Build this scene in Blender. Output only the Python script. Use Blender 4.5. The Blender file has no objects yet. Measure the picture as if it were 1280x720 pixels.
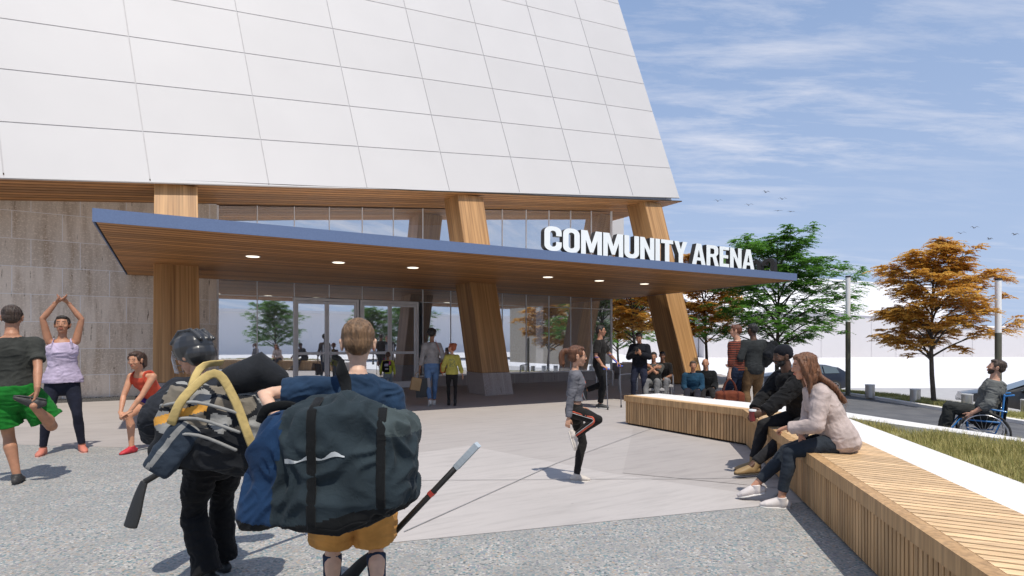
import bpy, bmesh, math, random
from mathutils import Vector, Matrix, noise, Quaternion
random.seed(7)
R = math.radians
sc = bpy.context.scene
COL = sc.collection

# ------------------------------------------------------------- camera, sky, sun
CAMZ, FOC = 1.42, 720.0
cd = bpy.data.cameras.new('camera'); cam = bpy.data.objects.new('camera', cd); COL.objects.link(cam)
cam.location = (0, 0, CAMZ); cam.rotation_euler = (R(90), 0, 0)
cd.sensor_width = 36; cd.lens = 36*FOC/1280; cd.shift_y = 68/1280; cd.clip_end = 3000; cd.clip_start = .05
sc.camera = cam
SUNV = Vector((.20, -.46, 1.0)).normalized()
ELEV = math.asin(SUNV.z); AZ = math.atan2(SUNV.x, SUNV.y)
sl = bpy.data.lights.new('sun', 'SUN'); so = bpy.data.objects.new('sun', sl); COL.objects.link(so)
sl.energy = 4.3; sl.angle = R(.5); sl.color = (1, .935, .83)
so.rotation_euler = SUNV.to_track_quat('Z', 'Y').to_euler(); so.location = (0, 0, 60)
wd = bpy.data.worlds.new('World'); sc.world = wd; wd.use_nodes = True
nt = wd.node_tree; nt.nodes.clear()
def N(nt, t, **k):
    n = nt.nodes.new(t)
    for a, b in k.items():
        if a in n.inputs.keys() if hasattr(n.inputs, 'keys') else False: n.inputs[a].default_value = b
        else: setattr(n, a, b)
    return n
L = nt.links.new
sky = N(nt, 'ShaderNodeTexSky', sky_type='NISHITA', sun_disc=False, sun_elevation=ELEV, sun_rotation=AZ,
        altitude=0, air_density=1.0, dust_density=.6, ozone_density=2.5)
tc = N(nt, 'ShaderNodeTexCoord')
# thin streaky cirrus, laid over the dome by direction (projected on a high flat layer)
sep = N(nt, 'ShaderNodeSeparateXYZ'); L(tc.outputs['Generated'], sep.inputs[0])
zz = N(nt, 'ShaderNodeMath', operation='ADD'); L(sep.outputs[2], zz.inputs[0]); zz.inputs[1].default_value = .12
dx = N(nt, 'ShaderNodeMath', operation='DIVIDE'); L(sep.outputs[0], dx.inputs[0]); L(zz.outputs[0], dx.inputs[1])
dy = N(nt, 'ShaderNodeMath', operation='DIVIDE'); L(sep.outputs[1], dy.inputs[0]); L(zz.outputs[0], dy.inputs[1])
cmb = N(nt, 'ShaderNodeCombineXYZ'); L(dx.outputs[0], cmb.inputs[0]); L(dy.outputs[0], cmb.inputs[1])
mp = N(nt, 'ShaderNodeMapping'); mp.inputs['Rotation'].default_value = (0, 0, R(-32)); mp.inputs['Scale'].default_value = (.9, 3.4, 1)
L(cmb.outputs[0], mp.inputs[0])
n1 = N(nt, 'ShaderNodeTexNoise'); n1.inputs['Scale'].default_value = 1.7; n1.inputs['Detail'].default_value = 10; n1.inputs['Roughness'].default_value = .66; n1.inputs['Distortion'].default_value = .25
L(mp.outputs[0], n1.inputs['Vector'])
n2 = N(nt, 'ShaderNodeTexNoise'); n2.inputs['Scale'].default_value = .55; n2.inputs['Detail'].default_value = 3
L(cmb.outputs[0], n2.inputs['Vector'])
r1 = N(nt, 'ShaderNodeMapRange'); r1.inputs[1].default_value = .46; r1.inputs[2].default_value = .88; L(n1.outputs[0], r1.inputs[0])
r2 = N(nt, 'ShaderNodeMapRange'); r2.inputs[1].default_value = .34; r2.inputs[2].default_value = .60; L(n2.outputs[0], r2.inputs[0])
mu = N(nt, 'ShaderNodeMath', operation='MULTIPLY'); L(r1.outputs[0], mu.inputs[0]); L(r2.outputs[0], mu.inputs[1])
ad = N(nt, 'ShaderNodeMath', operation='MULTIPLY_ADD'); L(mu.outputs[0], ad.inputs[0]); ad.inputs[1].default_value = 1.15; ad.inputs[2].default_value = .10
ad.use_clamp = True
mx = N(nt, 'ShaderNodeMixRGB'); L(ad.outputs[0], mx.inputs[0]); tn = N(nt, 'ShaderNodeMixRGB', blend_type='MULTIPLY'); tn.inputs[0].default_value = 1; tn.inputs[2].default_value = (1.0, 1.08, 1.22, 1); L(sky.outputs[0], tn.inputs[1])
dm = N(nt, 'ShaderNodeMixRGB'); dm.inputs[0].default_value = .65; L(tn.outputs[0], dm.inputs[1]); dm.inputs[2].default_value = (2.5, 4.7, 9.0, 1)
# milky periwinkle haze low on the horizon
hz_ = N(nt, 'ShaderNodeMapRange'); hz_.inputs[1].default_value = .0; hz_.inputs[2].default_value = .60; hz_.inputs[3].default_value = .90; hz_.inputs[4].default_value = .05; L(sep.outputs[2], hz_.inputs[0])
hm = N(nt, 'ShaderNodeMixRGB'); L(hz_.outputs[0], hm.inputs[0]); L(dm.outputs[0], hm.inputs[1]); hm.inputs[2].default_value = (5.6, 7.2, 10.2, 1)
L(hm.outputs[0], mx.inputs[1]); mx.inputs[2].default_value = (11.0, 11.0, 11.8, 1)
bg = N(nt, 'ShaderNodeBackground'); bg.inputs[1].default_value = .080
L(mx.outputs[0], bg.inputs[0])
wo = N(nt, 'ShaderNodeOutputWorld'); L(bg.outputs[0], wo.inputs[0])
sc.view_settings.view_transform = 'Standard'; sc.view_settings.look = 'None'
sc.view_settings.gamma = 1; sc.view_settings.use_curve_mapping = False; sc.view_settings.exposure = 0

# ------------------------------------------------------------- helpers
UV = Vector((.859, .511, 0)); WV = Vector((-.511, .859, 0)); ZV = Vector((0, 0, 1))
def UW(u, w, z): return UV*u + WV*w + ZV*z
def PX(px, py, Y): return Vector(((px-640)/FOC*Y, Y, CAMZ-(py-428)/FOC*Y))

def tag(o, label=None, cat=None, group=None, kind=None):
    if label: o['label'] = label
    if cat: o['category'] = cat
    if group: o['group'] = group
    if kind: o['kind'] = kind
    return o
def empty(name, loc=(0, 0, 0), rz=0, label=None, cat=None, group=None):
    o = bpy.data.objects.new(name, None); COL.objects.link(o); o.location = loc; o.rotation_euler = (0, 0, rz)
    o.empty_display_size = .1
    return tag(o, label, cat, group)
def obj(name, bm, mats, parent=None, smooth=False, angle=None):
    me = bm
    if isinstance(bm, bmesh.types.BMesh):
        me = bpy.data.meshes.new(name); bm.normal_update(); bm.to_mesh(me); bm.free()
    if not isinstance(mats, (list, tuple)): mats = [mats]
    if not me.materials:
        for m in mats: me.materials.append(m)
    if smooth: me.polygons.foreach_set('use_smooth', [True]*len(me.polygons))
    if angle is not None:
        me.polygons.foreach_set('use_smooth', [True]*len(me.polygons)); me.set_sharp_from_angle(angle=R(angle))
    o = bpy.data.objects.new(name, me); COL.objects.link(o)
    if parent: o.parent = parent
    return o
def copy_tree(o, parent=None):
    c = o.copy(); COL.objects.link(c)
    if parent: c.parent = parent
    for ch in list(o.children): copy_tree(ch, c)
    return c
def hexa(bm, p, mi=0):
    """box from 8 points: 4 bottom (ccw), 4 top"""
    v = [bm.verts.new(q) for q in p]
    for f in ((3,2,1,0), (4,5,6,7), (0,1,5,4), (1,2,6,5), (2,3,7,6), (3,0,4,7)):
        fc = bm.faces.new([v[i] for i in f]); fc.material_index = mi
    return v
def box(bm, o, a, b, c, mi=0):
    """box at corner o with edge vectors a, b, c"""
    o, a, b, c = Vector(o), Vector(a), Vector(b), Vector(c)
    if a.cross(b).dot(c) < 0: a, b = b, a
    return hexa(bm, [o, o+a, o+a+b, o+b, o+c, o+a+c, o+a+b+c, o+b+c], mi)
def ubox(bm, u0, u1, w0, w1, z0, z1, mi=0):
    return box(bm, UW(u0, w0, z0), UV*(u1-u0), WV*(w1-w0), ZV*(z1-z0), mi)
def cbox(bm, c, s, rz=0, mi=0, rot=None):
    M = rot if rot is not None else Matrix.Rotation(rz, 3, 'Z')
    x, y, z = M @ Vector((s[0], 0, 0)), M @ Vector((0, s[1], 0)), M @ Vector((0, 0, s[2]))
    return box(bm, Vector(c)-(x+y+z)/2, x, y, z, mi)
def bar(bm, a, b, w, h, ref=(0, 0, 1), mi=0):
    a, b = Vector(a), Vector(b); t = (b-a).normalized(); r = Vector(ref)
    s = t.cross(r)
    if s.length < 1e-4: s = t.cross(Vector((1, 0, 0)))
    s.normalize(); n = s.cross(t)
    return box(bm, a-s*w/2-n*h/2, s*w, n*h, b-a, mi)
def catmull(pts, n):
    pts = [Vector(p) for p in pts]; out = []
    for i in range(len(pts)-1):
        p0 = pts[max(i-1, 0)]; p1 = pts[i]; p2 = pts[i+1]; p3 = pts[min(i+2, len(pts)-1)]
        for k in range(n):
            t = k/n
            out.append(.5*((2*p1)+(p2-p0)*t+(2*p0-5*p1+4*p2-p3)*t*t+(3*p1-p0-3*p2+p3)*t**3))
    out.append(pts[-1]); return out
def tube(bm, pts, rad, ref=(0, 1, 0), ca='r', cb='r', seg=12, mi=0, power=1.0):
    pts = [Vector(p) for p in pts]; n = len(pts)
    if not isinstance(rad, (list, tuple)) : rad = [rad]*n
    rad = [(r, r) if not isinstance(r, (list, tuple)) else r for r in rad]
    ref = Vector(ref); rings = []
    fr = []
    prev = None
    for i in range(n):
        t = (pts[min(i+1, n-1)]-pts[max(i-1, 0)])
        if t.length < 1e-7: t = Vector((0, 0, 1))
        t.normalize()
        s = t.cross(ref)
        if s.length < .15:
            s = prev.copy() if prev else t.cross(Vector((.3, .2, 1)))
            s = s - t*s.dot(t)
        s.normalize()
        if prev and s.dot(prev) < 0 and False: s = -s
        prev = s
        fr.append((t, s, s.cross(t)))
    seq = []
    if ca == 'r':
        t, s, m = fr[0]; r = min(rad[0])
        for k in (75, 50, 25): seq.append((pts[0]-t*r*math.sin(R(k)), (rad[0][0]*math.cos(R(k)), rad[0][1]*math.cos(R(k))), fr[0]))
    for i in range(n): seq.append((pts[i], rad[i], fr[i]))
    if cb == 'r':
        t, s, m = fr[-1]; r = min(rad[-1])
        for k in (25, 50, 75): seq.append((pts[-1]+t*r*math.sin(R(k)), (rad[-1][0]*math.cos(R(k)), rad[-1][1]*math.cos(R(k))), fr[-1]))
    for c, (a, b), (t, s, m) in seq:
        ring = []
        for k in range(seg):
            an = 2*math.pi*k/seg; co, si = math.cos(an), math.sin(an)
            if power != 1.0:
                co = math.copysign(abs(co)**power, co); si = math.copysign(abs(si)**power, si)
            ring.append(bm.verts.new(c+s*a*co+m*b*si))
        rings.append(ring)
    for i in range(len(rings)-1):
        A, B = rings[i], rings[i+1]
        for k in range(seg):
            f = bm.faces.new((A[k], A[(k+1) % seg], B[(k+1) % seg], B[k])); f.material_index = mi
    f = bm.faces.new(list(reversed(rings[0]))); f.material_index = mi
    f = bm.faces.new(rings[-1]); f.material_index = mi
def ell(bm, c, r, M=None, seg=16, rings=10, mi=0):
    c = Vector(c); M = M or Matrix.Identity(3); vs = []
    top = bm.verts.new(c+M @ Vector((0, 0, r[2]))); bot = bm.verts.new(c-M @ Vector((0, 0, r[2])))
    for i in range(1, rings):
        th = math.pi*i/rings
        vs.append([bm.verts.new(c+M @ Vector((r[0]*math.sin(th)*math.cos(2*math.pi*k/seg), r[1]*math.sin(th)*math.sin(2*math.pi*k/seg), r[2]*math.cos(th)))) for k in range(seg)])
    fs = []
    for k in range(seg):
        fs.append(bm.faces.new((top, vs[0][k], vs[0][(k+1) % seg]))); fs.append(bm.faces.new((bot, vs[-1][(k+1) % seg], vs[-1][k])))
        for i in range(len(vs)-1): fs.append(bm.faces.new((vs[i][k], vs[i+1][k], vs[i+1][(k+1) % seg], vs[i][(k+1) % seg])))
    for f in fs: f.material_index = mi
def prism(bm, pts, z0, z1, mi=0, bottom=True):
    """flat polygon (ccw list of (x,y)) extruded from z0 to z1"""
    a = sum(pts[i][0]*pts[(i+1) % len(pts)][1]-pts[(i+1) % len(pts)][0]*pts[i][1] for i in range(len(pts)))
    if a < 0: pts = pts[::-1]
    lo = [bm.verts.new((x, y, z0)) for x, y in pts]; hi = [bm.verts.new((x, y, z1)) for x, y in pts]
    n = len(pts)
    bm.faces.new(hi).material_index = mi
    if bottom: bm.faces.new(lo[::-1]).material_index = mi
    for i in range(n): bm.faces.new((lo[i], lo[(i+1) % n], hi[(i+1) % n], hi[i])).material_index = mi
def flat(bm, pts, z, mi=0):
    a = sum(pts[i][0]*pts[(i+1) % len(pts)][1]-pts[(i+1) % len(pts)][0]*pts[i][1] for i in range(len(pts)))
    if a < 0: pts = pts[::-1]
    f = bm.faces.new([bm.verts.new((x, y, z)) for x, y in pts]); f.material_index = mi
def remesh(bm, voxel, smooth=2):
    me = bpy.data.meshes.new('tmp'); bm.to_mesh(me); bm.free()
    o = bpy.data.objects.new('tmp', me); COL.objects.link(o)
    m = o.modifiers.new('r', 'REMESH'); m.mode = 'VOXEL'; m.voxel_size = voxel; m.use_smooth_shade = True
    if smooth:
        s = o.modifiers.new('s', 'SMOOTH'); s.factor = .5; s.iterations = smooth
    dg = bpy.context.evaluated_depsgraph_get()
    out = bpy.data.meshes.new_from_object(o.evaluated_get(dg))
    bpy.data.objects.remove(o); bpy.data.meshes.remove(me)
    return out

# ------------------------------------------------------------- materials
MC = {}
def newmat(name):
    m = bpy.data.materials.new(name); m.use_nodes = True; t = m.node_tree
    p = t.nodes['Principled BSDF']; return m, t, p
def c4(c): return (c[0], c[1], c[2], 1)
def noise_mix(t, c1, c2, scale, detail=4, vec=None, lo=.35, hi=.65, rough=.5):
    n = N(t, 'ShaderNodeTexNoise'); n.inputs['Scale'].default_value = scale; n.inputs['Detail'].default_value = detail; n.inputs['Roughness'].default_value = rough
    if vec is not None: t.links.new(vec, n.inputs['Vector'])
    r = N(t, 'ShaderNodeMapRange'); r.inputs[1].default_value = lo; r.inputs[2].default_value = hi
    t.links.new(n.outputs[0], r.inputs[0])
    m = N(t, 'ShaderNodeMixRGB')
    for i, c in ((1, c1), (2, c2)):
        if isinstance(c, tuple): m.inputs[i].default_value = c4(c)
        else: t.links.new(c, m.inputs[i])
    t.links.new(r.outputs[0], m.inputs[0])
    return m.outputs[0], n.outputs[0]
def bump(t, p, h, strength=.2, dist=.01):
    b = N(t, 'ShaderNodeBump'); b.inputs['Strength'].default_value = strength; b.inputs['Distance'].default_value = dist
    t.links.new(h, b.inputs['Height']); t.links.new(b.outputs[0], p.inputs['Normal'])
def objvec(t, scale=(1, 1, 1), rz=0, loc=(0, 0, 0), tilt=0):
    tc = N(t, 'ShaderNodeTexCoord')
    r = N(t, 'ShaderNodeMapping'); r.inputs['Rotation'].default_value = (0, 0, rz); t.links.new(tc.outputs['Object'], r.inputs[0])
    if tilt:
        r2_ = N(t, 'ShaderNodeMapping'); r2_.inputs['Rotation'].default_value = (tilt, 0, 0); t.links.new(r.outputs[0], r2_.inputs[0]); r = r2_
    s = N(t, 'ShaderNodeMapping'); s.inputs['Scale'].default_value = scale; s.inputs['Location'].default_value = loc; t.links.new(r.outputs[0], s.inputs[0])
    return s.outputs[0]
def plain(name, c, rough=.6, metal=0, var=.12, scale=6, spec=.5, bmp=0, bscale=80, coat=0):
    if name in MC: return MC[name]
    m, t, p = newmat(name)
    a = tuple(max(0, x*(1-var)) for x in c); b = tuple(min(1, x*(1+var)) for x in c)
    o, h = noise_mix(t, a, b, scale, 5, objvec(t))
    t.links.new(o, p.inputs['Base Color']); p.inputs['Roughness'].default_value = rough; p.inputs['Metallic'].default_value = metal
    p.inputs['Specular IOR Level'].default_value = spec
    if coat: p.inputs['Coat Weight'].default_value = coat; p.inputs['Coat Roughness'].default_value = .05
    if bmp:
        n = N(t, 'ShaderNodeTexNoise'); n.inputs['Scale'].default_value = bscale; n.inputs['Detail'].default_value = 4
        t.links.new(objvec(t), n.inputs['Vector']); bump(t, p, n.outputs[0], bmp, .01)
    MC[name] = m; return m
def fabric(c, rough=.85, var=.18, key=None):
    c = tuple(x*.84 for x in c)
    key = 'fabric_%02x%02x%02x' % tuple(int(255*min(1, x)) for x in c) if key is None else key
    if key in MC: return MC[key]
    m, t, p = newmat(key)
    v = objvec(t)
    o, h = noise_mix(t, tuple(x*(1-var) for x in c), tuple(min(1, x*(1+var)) for x in c), 9, 6, v)
    t.links.new(o, p.inputs['Base Color']); p.inputs['Roughness'].default_value = rough
    p.inputs['Specular IOR Level'].default_value = .16
    p.inputs['Sheen Weight'].default_value = .04
    n = N(t, 'ShaderNodeTexNoise'); n.inputs['Scale'].default_value = 16; n.inputs['Detail'].default_value = 3; n.inputs['Distortion'].default_value = 1.2
    t.links.new(v, n.inputs['Vector']); bump(t, p, n.outputs[0], .32, .02)
    MC[key] = m; return m
def wood(name, c1, c2, sx, rz=0, tilt=0, island=0., rough=.5, bmp=.15, dark=None):
    if name in MC: return MC[name]
    m, t, p = newmat(name)
    v = objvec(t, sx, rz, tilt=tilt)
    o, h = noise_mix(t, c1, c2, 1.0, 8, v, .3, .7, .6)
    v2 = objvec(t, tuple(s*4 for s in sx), rz, tilt=tilt)
    n2 = N(t, 'ShaderNodeTexNoise'); n2.inputs['Scale'].default_value = 1; n2.inputs['Detail'].default_value = 3; t.links.new(v2, n2.inputs['Vector'])
    r = N(t, 'ShaderNodeMapRange'); r.inputs[1].default_value = .3; r.inputs[2].default_value = .6; r.inputs[3].default_value = .72; r.inputs[4].default_value = 1.06
    t.links.new(n2.outputs[0], r.inputs[0])
    mm = N(t, 'ShaderNodeVectorMath', operation='SCALE'); t.links.new(o, mm.inputs[0]); t.links.new(r.outputs[0], mm.inputs['Scale'])
    last = mm.outputs[0]
    if island:
        g = N(t, 'ShaderNodeNewGeometry'); rr = N(t, 'ShaderNodeMapRange'); rr.inputs[3].default_value = 1-island; rr.inputs[4].default_value = 1+island
        t.links.new(g.outputs['Random Per Island'], rr.inputs[0])
        m3 = N(t, 'ShaderNodeVectorMath', operation='SCALE'); t.links.new(last, m3.inputs[0]); t.links.new(rr.outputs[0], m3.inputs['Scale']); last = m3.outputs[0]
    t.links.new(last, p.inputs['Base Color']); p.inputs['Roughness'].default_value = rough
    bump(t, p, n2.outputs[0], bmp, .01)
    MC[name] = m; return m
# ============================================================= the setting
ROTU = -math.atan2(.511, .859)
M_white = plain('white_panel', (.535, .518, .512), .6, var=.015, scale=.7)
_t = M_white.node_tree; _p = _t.nodes['Principled BSDF']; _l = _p.inputs['Base Color'].links[0].from_socket
_g = N(_t, 'ShaderNodeNewGeometry'); _r = N(_t, 'ShaderNodeMapRange'); _r.inputs[3].default_value = .972; _r.inputs[4].default_value = 1.02; _t.links.new(_g.outputs['Random Per Island'], _r.inputs[0])
_v = N(_t, 'ShaderNodeVectorMath', operation='SCALE'); _t.links.new(_l, _v.inputs[0]); _t.links.new(_r.outputs[0], _v.inputs['Scale']); _t.links.new(_v.outputs[0], _p.inputs['Base Color'])
_n = N(_t, 'ShaderNodeTexNoise'); _n.inputs['Scale'].default_value = .9; _n.inputs['Detail'].default_value = 2; _t.links.new(objvec(_t), _n.inputs['Vector']); bump(_t, _p, _n.outputs[0], .12, .05)
M_seam = plain('seam_grey', (.50, .49, .50), .7, var=.05)
M_col = wood('column_wood', (.31, .155, .055), (.53, .30, .125), (7, 7, .12), ROTU, math.atan(.305), rough=.5)
M_sof = wood('soffit_wood', (.38, .175, .058), (.56, .27, .095), (.3, 9, 9), ROTU, island=.24, rough=.55)
M_gap = plain('gap_shade', (.035, .022, .012), .9)  # near-black backing close behind the boards, standing in for shade in their gaps
M_blue = plain('blue_metal', (.115, .165, .29), .5, metal=.0, var=.05, scale=40, bmp=.05, bscale=200)
M_alum = plain('white_aluminium', (.84, .83, .83), .35, metal=.0, var=.03)
M_steel = plain('steel', (.5, .5, .51), .3, metal=.9, var=.06)
M_black = plain('black_metal', (.025, .025, .027), .5)
M_int = plain('interior_grey', (.70, .70, .70), .8, var=.06, scale=1)
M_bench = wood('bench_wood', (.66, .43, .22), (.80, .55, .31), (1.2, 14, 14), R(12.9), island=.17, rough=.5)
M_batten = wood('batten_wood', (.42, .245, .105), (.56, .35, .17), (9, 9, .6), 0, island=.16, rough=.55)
M_conc = plain('pale_concrete', (.72, .70, .68), .7, var=.07, scale=3, bmp=.1, bscale=60)
M_terr = plain('white_ground', (.70, .69, .70), .85, var=.02, scale=.4)
M_pave = plain('grey_paving', (.40, .39, .39), .85, var=.06, scale=2)
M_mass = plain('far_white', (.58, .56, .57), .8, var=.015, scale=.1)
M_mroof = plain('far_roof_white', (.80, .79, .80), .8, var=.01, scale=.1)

def stone_mat(name, ca, cb, crack, row, width, mort):
    m, t, p = newmat(name)
    v = objvec(t, (1, 1, 1), ROTU)
    # wall-plane coordinates (u, z)
    s = N(t, 'ShaderNodeSeparateXYZ'); t.links.new(v, s.inputs[0])
    cb_ = N(t, 'ShaderNodeCombineXYZ'); t.links.new(s.outputs[0], cb_.inputs[0]); t.links.new(s.outputs[2], cb_.inputs[1])
    b = N(t, 'ShaderNodeTexBrick'); t.links.new(cb_.outputs[0], b.inputs['Vector'])
    b.offset = .37; b.squash = 1; b.inputs['Scale'].default_value = 1; b.inputs['Brick Width'].default_value = width; b.inputs['Row Height'].default_value = row
    b.inputs['Mortar Size'].default_value = .0065; b.inputs['Bias'].default_value = 0
    b.inputs['Color1'].default_value = c4(ca); b.inputs['Color2'].default_value = c4(cb); b.inputs['Mortar'].default_value = c4(mort)
    mp = N(t, 'ShaderNodeMapping'); mp.inputs['Scale'].default_value = (3.2, .35, 1); t.links.new(cb_.outputs[0], mp.inputs[0])
    st, h = noise_mix(t, b.outputs['Color'], crack, 1.3, 8, mp.outputs[0], .45, .76, .62)
    mp2 = N(t, 'ShaderNodeMapping'); mp2.inputs['Scale'].default_value = (14, 1.6, 1); t.links.new(cb_.outputs[0], mp2.inputs[0])
    st2, h2 = noise_mix(t, st, tuple(x*.55 for x in crack), 1.3, 5, mp2.outputs[0], .64, .72, .5)
    fine, h3 = noise_mix(t, st2, tuple(min(1, x*1.15) for x in ca), 30, 4, v, .5, .8)
    # keep the joints
    mj = N(t, 'ShaderNodeMixRGB'); t.links.new(b.outputs['Fac'], mj.inputs[0]); t.links.new(fine, mj.inputs[1]); mj.inputs[2].default_value = c4(mort)
    t.links.new(mj.outputs[0], p.inputs['Base Color']); p.inputs['Roughness'].default_value = .75
    bump(t, p, h3, .25, .01)
    return m
M_trav = stone_mat('travertine', (.76, .67, .57), (.62, .54, .45), (.36, .265, .18), .635, .92, (.80, .79, .80))
M_base = stone_mat('grey_stone', (.40, .36, .34), (.33, .29, .275), (.25, .20, .18), .64, .62, (.50, .46, .44))

def glass_mat(name, refl, tint):
    m = bpy.data.materials.new(name); m.use_nodes = True; t = m.node_tree; t.nodes.clear()
    o = N(t, 'ShaderNodeOutputMaterial'); mx = N(t, 'ShaderNodeMixShader')
    tr0 = N(t, 'ShaderNodeBsdfTransparent'); tr0.inputs[0].default_value = c4(tint); di = N(t, 'ShaderNodeBsdfDiffuse'); di.inputs[0].default_value = (.70, .71, .73, 1)
    tr = N(t, 'ShaderNodeMixShader'); tr.inputs[0].default_value = .55; t.links.new(tr0.outputs[0], tr.inputs[1]); t.links.new(di.outputs[0], tr.inputs[2])
    g = N(t, 'ShaderNodeBsdfGlossy'); g.inputs['Roughness'].default_value = 0.015; g.inputs['Color'].default_value = (.86, .88, .90, 1)
    fr = N(t, 'ShaderNodeFresnel'); fr.inputs[0].default_value = 1.5
    ma = N(t, 'ShaderNodeMath', operation='ADD', use_clamp=True); t.links.new(fr.outputs[0], ma.inputs[0]); ma.inputs[1].default_value = refl
    t.links.new(ma.outputs[0], mx.inputs[0]); t.links.new(tr.outputs[0], mx.inputs[1]); t.links.new(g.outputs[0], mx.inputs[2]); t.links.new(mx.outputs[0], o.inputs[0])
    MC[name] = m; return m
M_glass = glass_mat('facade_glass', .70, (.80, .81, .82))
M_carglass = plain('car_glass', (.10, .13, .15), .12, var=.02, spec=.5)

# ---- ground -------------------------------------------------------------
def lerp_tab(tab, x):
    if x <= tab[0][0]: return tab[0][1]
    for (a, b), (c, d) in zip(tab, tab[1:]):
        if x <= c: return b+(d-b)*(x-a)/(c-a)
    return tab[-1][1]
BX = [(-60, 5.6), (1, 5.3), (5.5, 5.0), (9.5, 5.2), (20, 8.3), (40, 12), (60, 16)]
def bx(Y): return lerp_tab(BX, Y)
FQ = [(0, .12), (2, .22), (4.5, .36), (6.5, .46), (9, .90), (12, 1.28), (16, 1.42), (30, 1.5)]
def hgt(X, Y):
    q = X-bx(Y)
    g = min(.8, max(0, (Y-18)*.065))*min(1, max(0, (q+2)/6))
    return -min(1.5, lerp_tab(FQ, q)+g)
bm = bmesh.new()
xs = [-900, -300, -120, -60, -30, -15, -5, 0, 3, 4.6]+[5+.75*i for i in range(34)]+[32, 36, 42, 60, 120, 300, 900]
ys = [-900, -300, -100, -50, -25, -12, -6, -2]+[0+1.0*i for i in range(46)]+[48, 55, 70, 100, 160, 300, 900]
gv = [[bm.verts.new((x, y, hgt(x, y) if -100 < x < 200 and y < 200 else -1.5 if y > 60 or x > 20 else -.12)) for x in xs] for y in ys]
for j in range(len(ys)-1):
    for i in range(len(xs)-1): bm.faces.new((gv[j][i], gv[j][i+1], gv[j+1][i+1], gv[j+1][i]))
tag(obj('ground', bm, M_terr, smooth=True), kind='structure')

def drape(name, left, right, off, mat, n=40, m=8, thick=0, parent=None):
    """strip between two plan polylines, lying on the terrain"""
    def samp(pl, t):
        k = t*(len(pl)-1); i = min(int(k), len(pl)-2); f = k-i
        return pl[i][0]+(pl[i+1][0]-pl[i][0])*f, pl[i][1]+(pl[i+1][1]-pl[i][1])*f
    bm = bmesh.new(); g = []
    for j in range(n+1):
        a = samp(left, j/n); b = samp(right, j/n); row = []
        for i in range(m+1):
            x = a[0]+(b[0]-a[0])*i/m; y = a[1]+(b[1]-a[1])*i/m
            row.append(bm.verts.new((x, y, hgt(x, y)+off)))
        g.append(row)
    for j in range(n):
        for i in range(m): bm.faces.new((g[j][i], g[j][i+1], g[j+1][i+1], g[j+1][i]))
    if thick:
        r = bmesh.ops.extrude_face_region(bm, geom=bm.faces[:])
        for v in [v for v in r['geom'] if isinstance(v, bmesh.types.BMVert)]: v.co.z -= thick
    bmesh.ops.recalc_face_normals(bm, faces=bm.faces)
    o = obj(name, bm, mat, parent, smooth=not thick)
    return o

m, t, p = newmat('asphalt')
o1, h1 = noise_mix(t, (.075, .078, .088), (.12, .122, .13), 2.0, 6, objvec(t)); o2, h2 = noise_mix(t, o1, (.20, .20, .21), 160, 2, objvec(t), .55, .8)
t.links.new(o2, p.inputs['Base Color']); p.inputs['Roughness'].default_value = .9; bump(t, p, h2, .3, .004); M_asph = m
FARC = [(12.6, -6), (11.9, 3), (11.25, 9), (11.0, 12.5), (10.75, 16), (10.2, 20.5), (9.9, 24)]
tag(drape('road', [(bx(y)+.02, y) for y in (-6, 1, 5.5, 8, 9.5, 14, 17, 20, 24)], FARC, .03, M_asph, 60, 10), kind='structure')
tag(drape('kerb', FARC, [(x+.28, y) for x, y in FARC], .11, M_conc, 40, 2, thick=.12), kind='structure')
tag(drape('pavement', [(14.3, -6), (13.6, 3), (12.95, 9), (12.7, 12.5), (12.45, 16), (11.9, 20.5), (11.6, 24), (11.5, 30), (12, 36)], [(45, -6), (40, 3), (38, 9), (36, 12), (34, 16), (32, 20), (31, 24), (31, 30), (31, 36)], .07, M_pave, 80, 40), kind='structure')
m, t, p = newmat('verge_soil')
o1, _ = noise_mix(t, (.26, .25, .12), (.42, .39, .22), 4, 5, objvec(t)); t.links.new(o1, p.inputs['Base Color']); p.inputs['Roughness'].default_value = 1; M_soil = m
tag(drape('verge', [(x+.29, y) for x, y in FARC], [(x+1.68, y) for x, y in FARC], .09, M_soil, 60, 6), kind='structure')

# plaza slab of pale concrete, cut in panels of slightly different tone
def concrete(name, c, rough=.75):
    m, t, p = newmat(name)
    v = objvec(t, (1, 1, 1), ROTU)
    o, h = noise_mix(t, tuple(x*.94 for x in c), tuple(x*1.04 for x in c), .9, 7, v, .3, .7, .6)
    vs = objvec(t, (1.2, 9, 1), ROTU); o2, h2 = noise_mix(t, o, tuple(x*.76 for x in c), 1.0, 7, vs, .48, .78, .68)
    o3, h3 = noise_mix(t, o2, tuple(x*.62 for x in c), 9, 3, objvec(t, (1, 2.5, 1), ROTU), .70, .80)
    t.links.new(o3, p.inputs['Base Color']); p.inputs['Roughness'].default_value = rough; bump(t, p, h2, .06, .01)
    return m
M_c1 = concrete('plaza_concrete', (.385, .354, .338)); M_c2 = concrete('plaza_concrete_pale', (.435, .404, .388)); M_c3 = concrete('plaza_concrete_deep', (.355, .325, .31))
bm = bmesh.new()
left_edge = [(bx(y), y) for y in (26, 20, 14, 9.5, 7.6)] + [(4.6, 5.5), (5.0, 1), (5.3, -4), (5.5, -45)]
prism(bm, left_edge + [(-60, -45), (-60, 26)], -.5, 0.0)
tag(obj('plaza', bm, M_c1), kind='structure')
A0, A1, A2, A3 = (2.8, 5.16), (-1.30, 3.92), (-3.97, 7.57), (-7.1, 7.98)
bm = bmesh.new()
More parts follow.
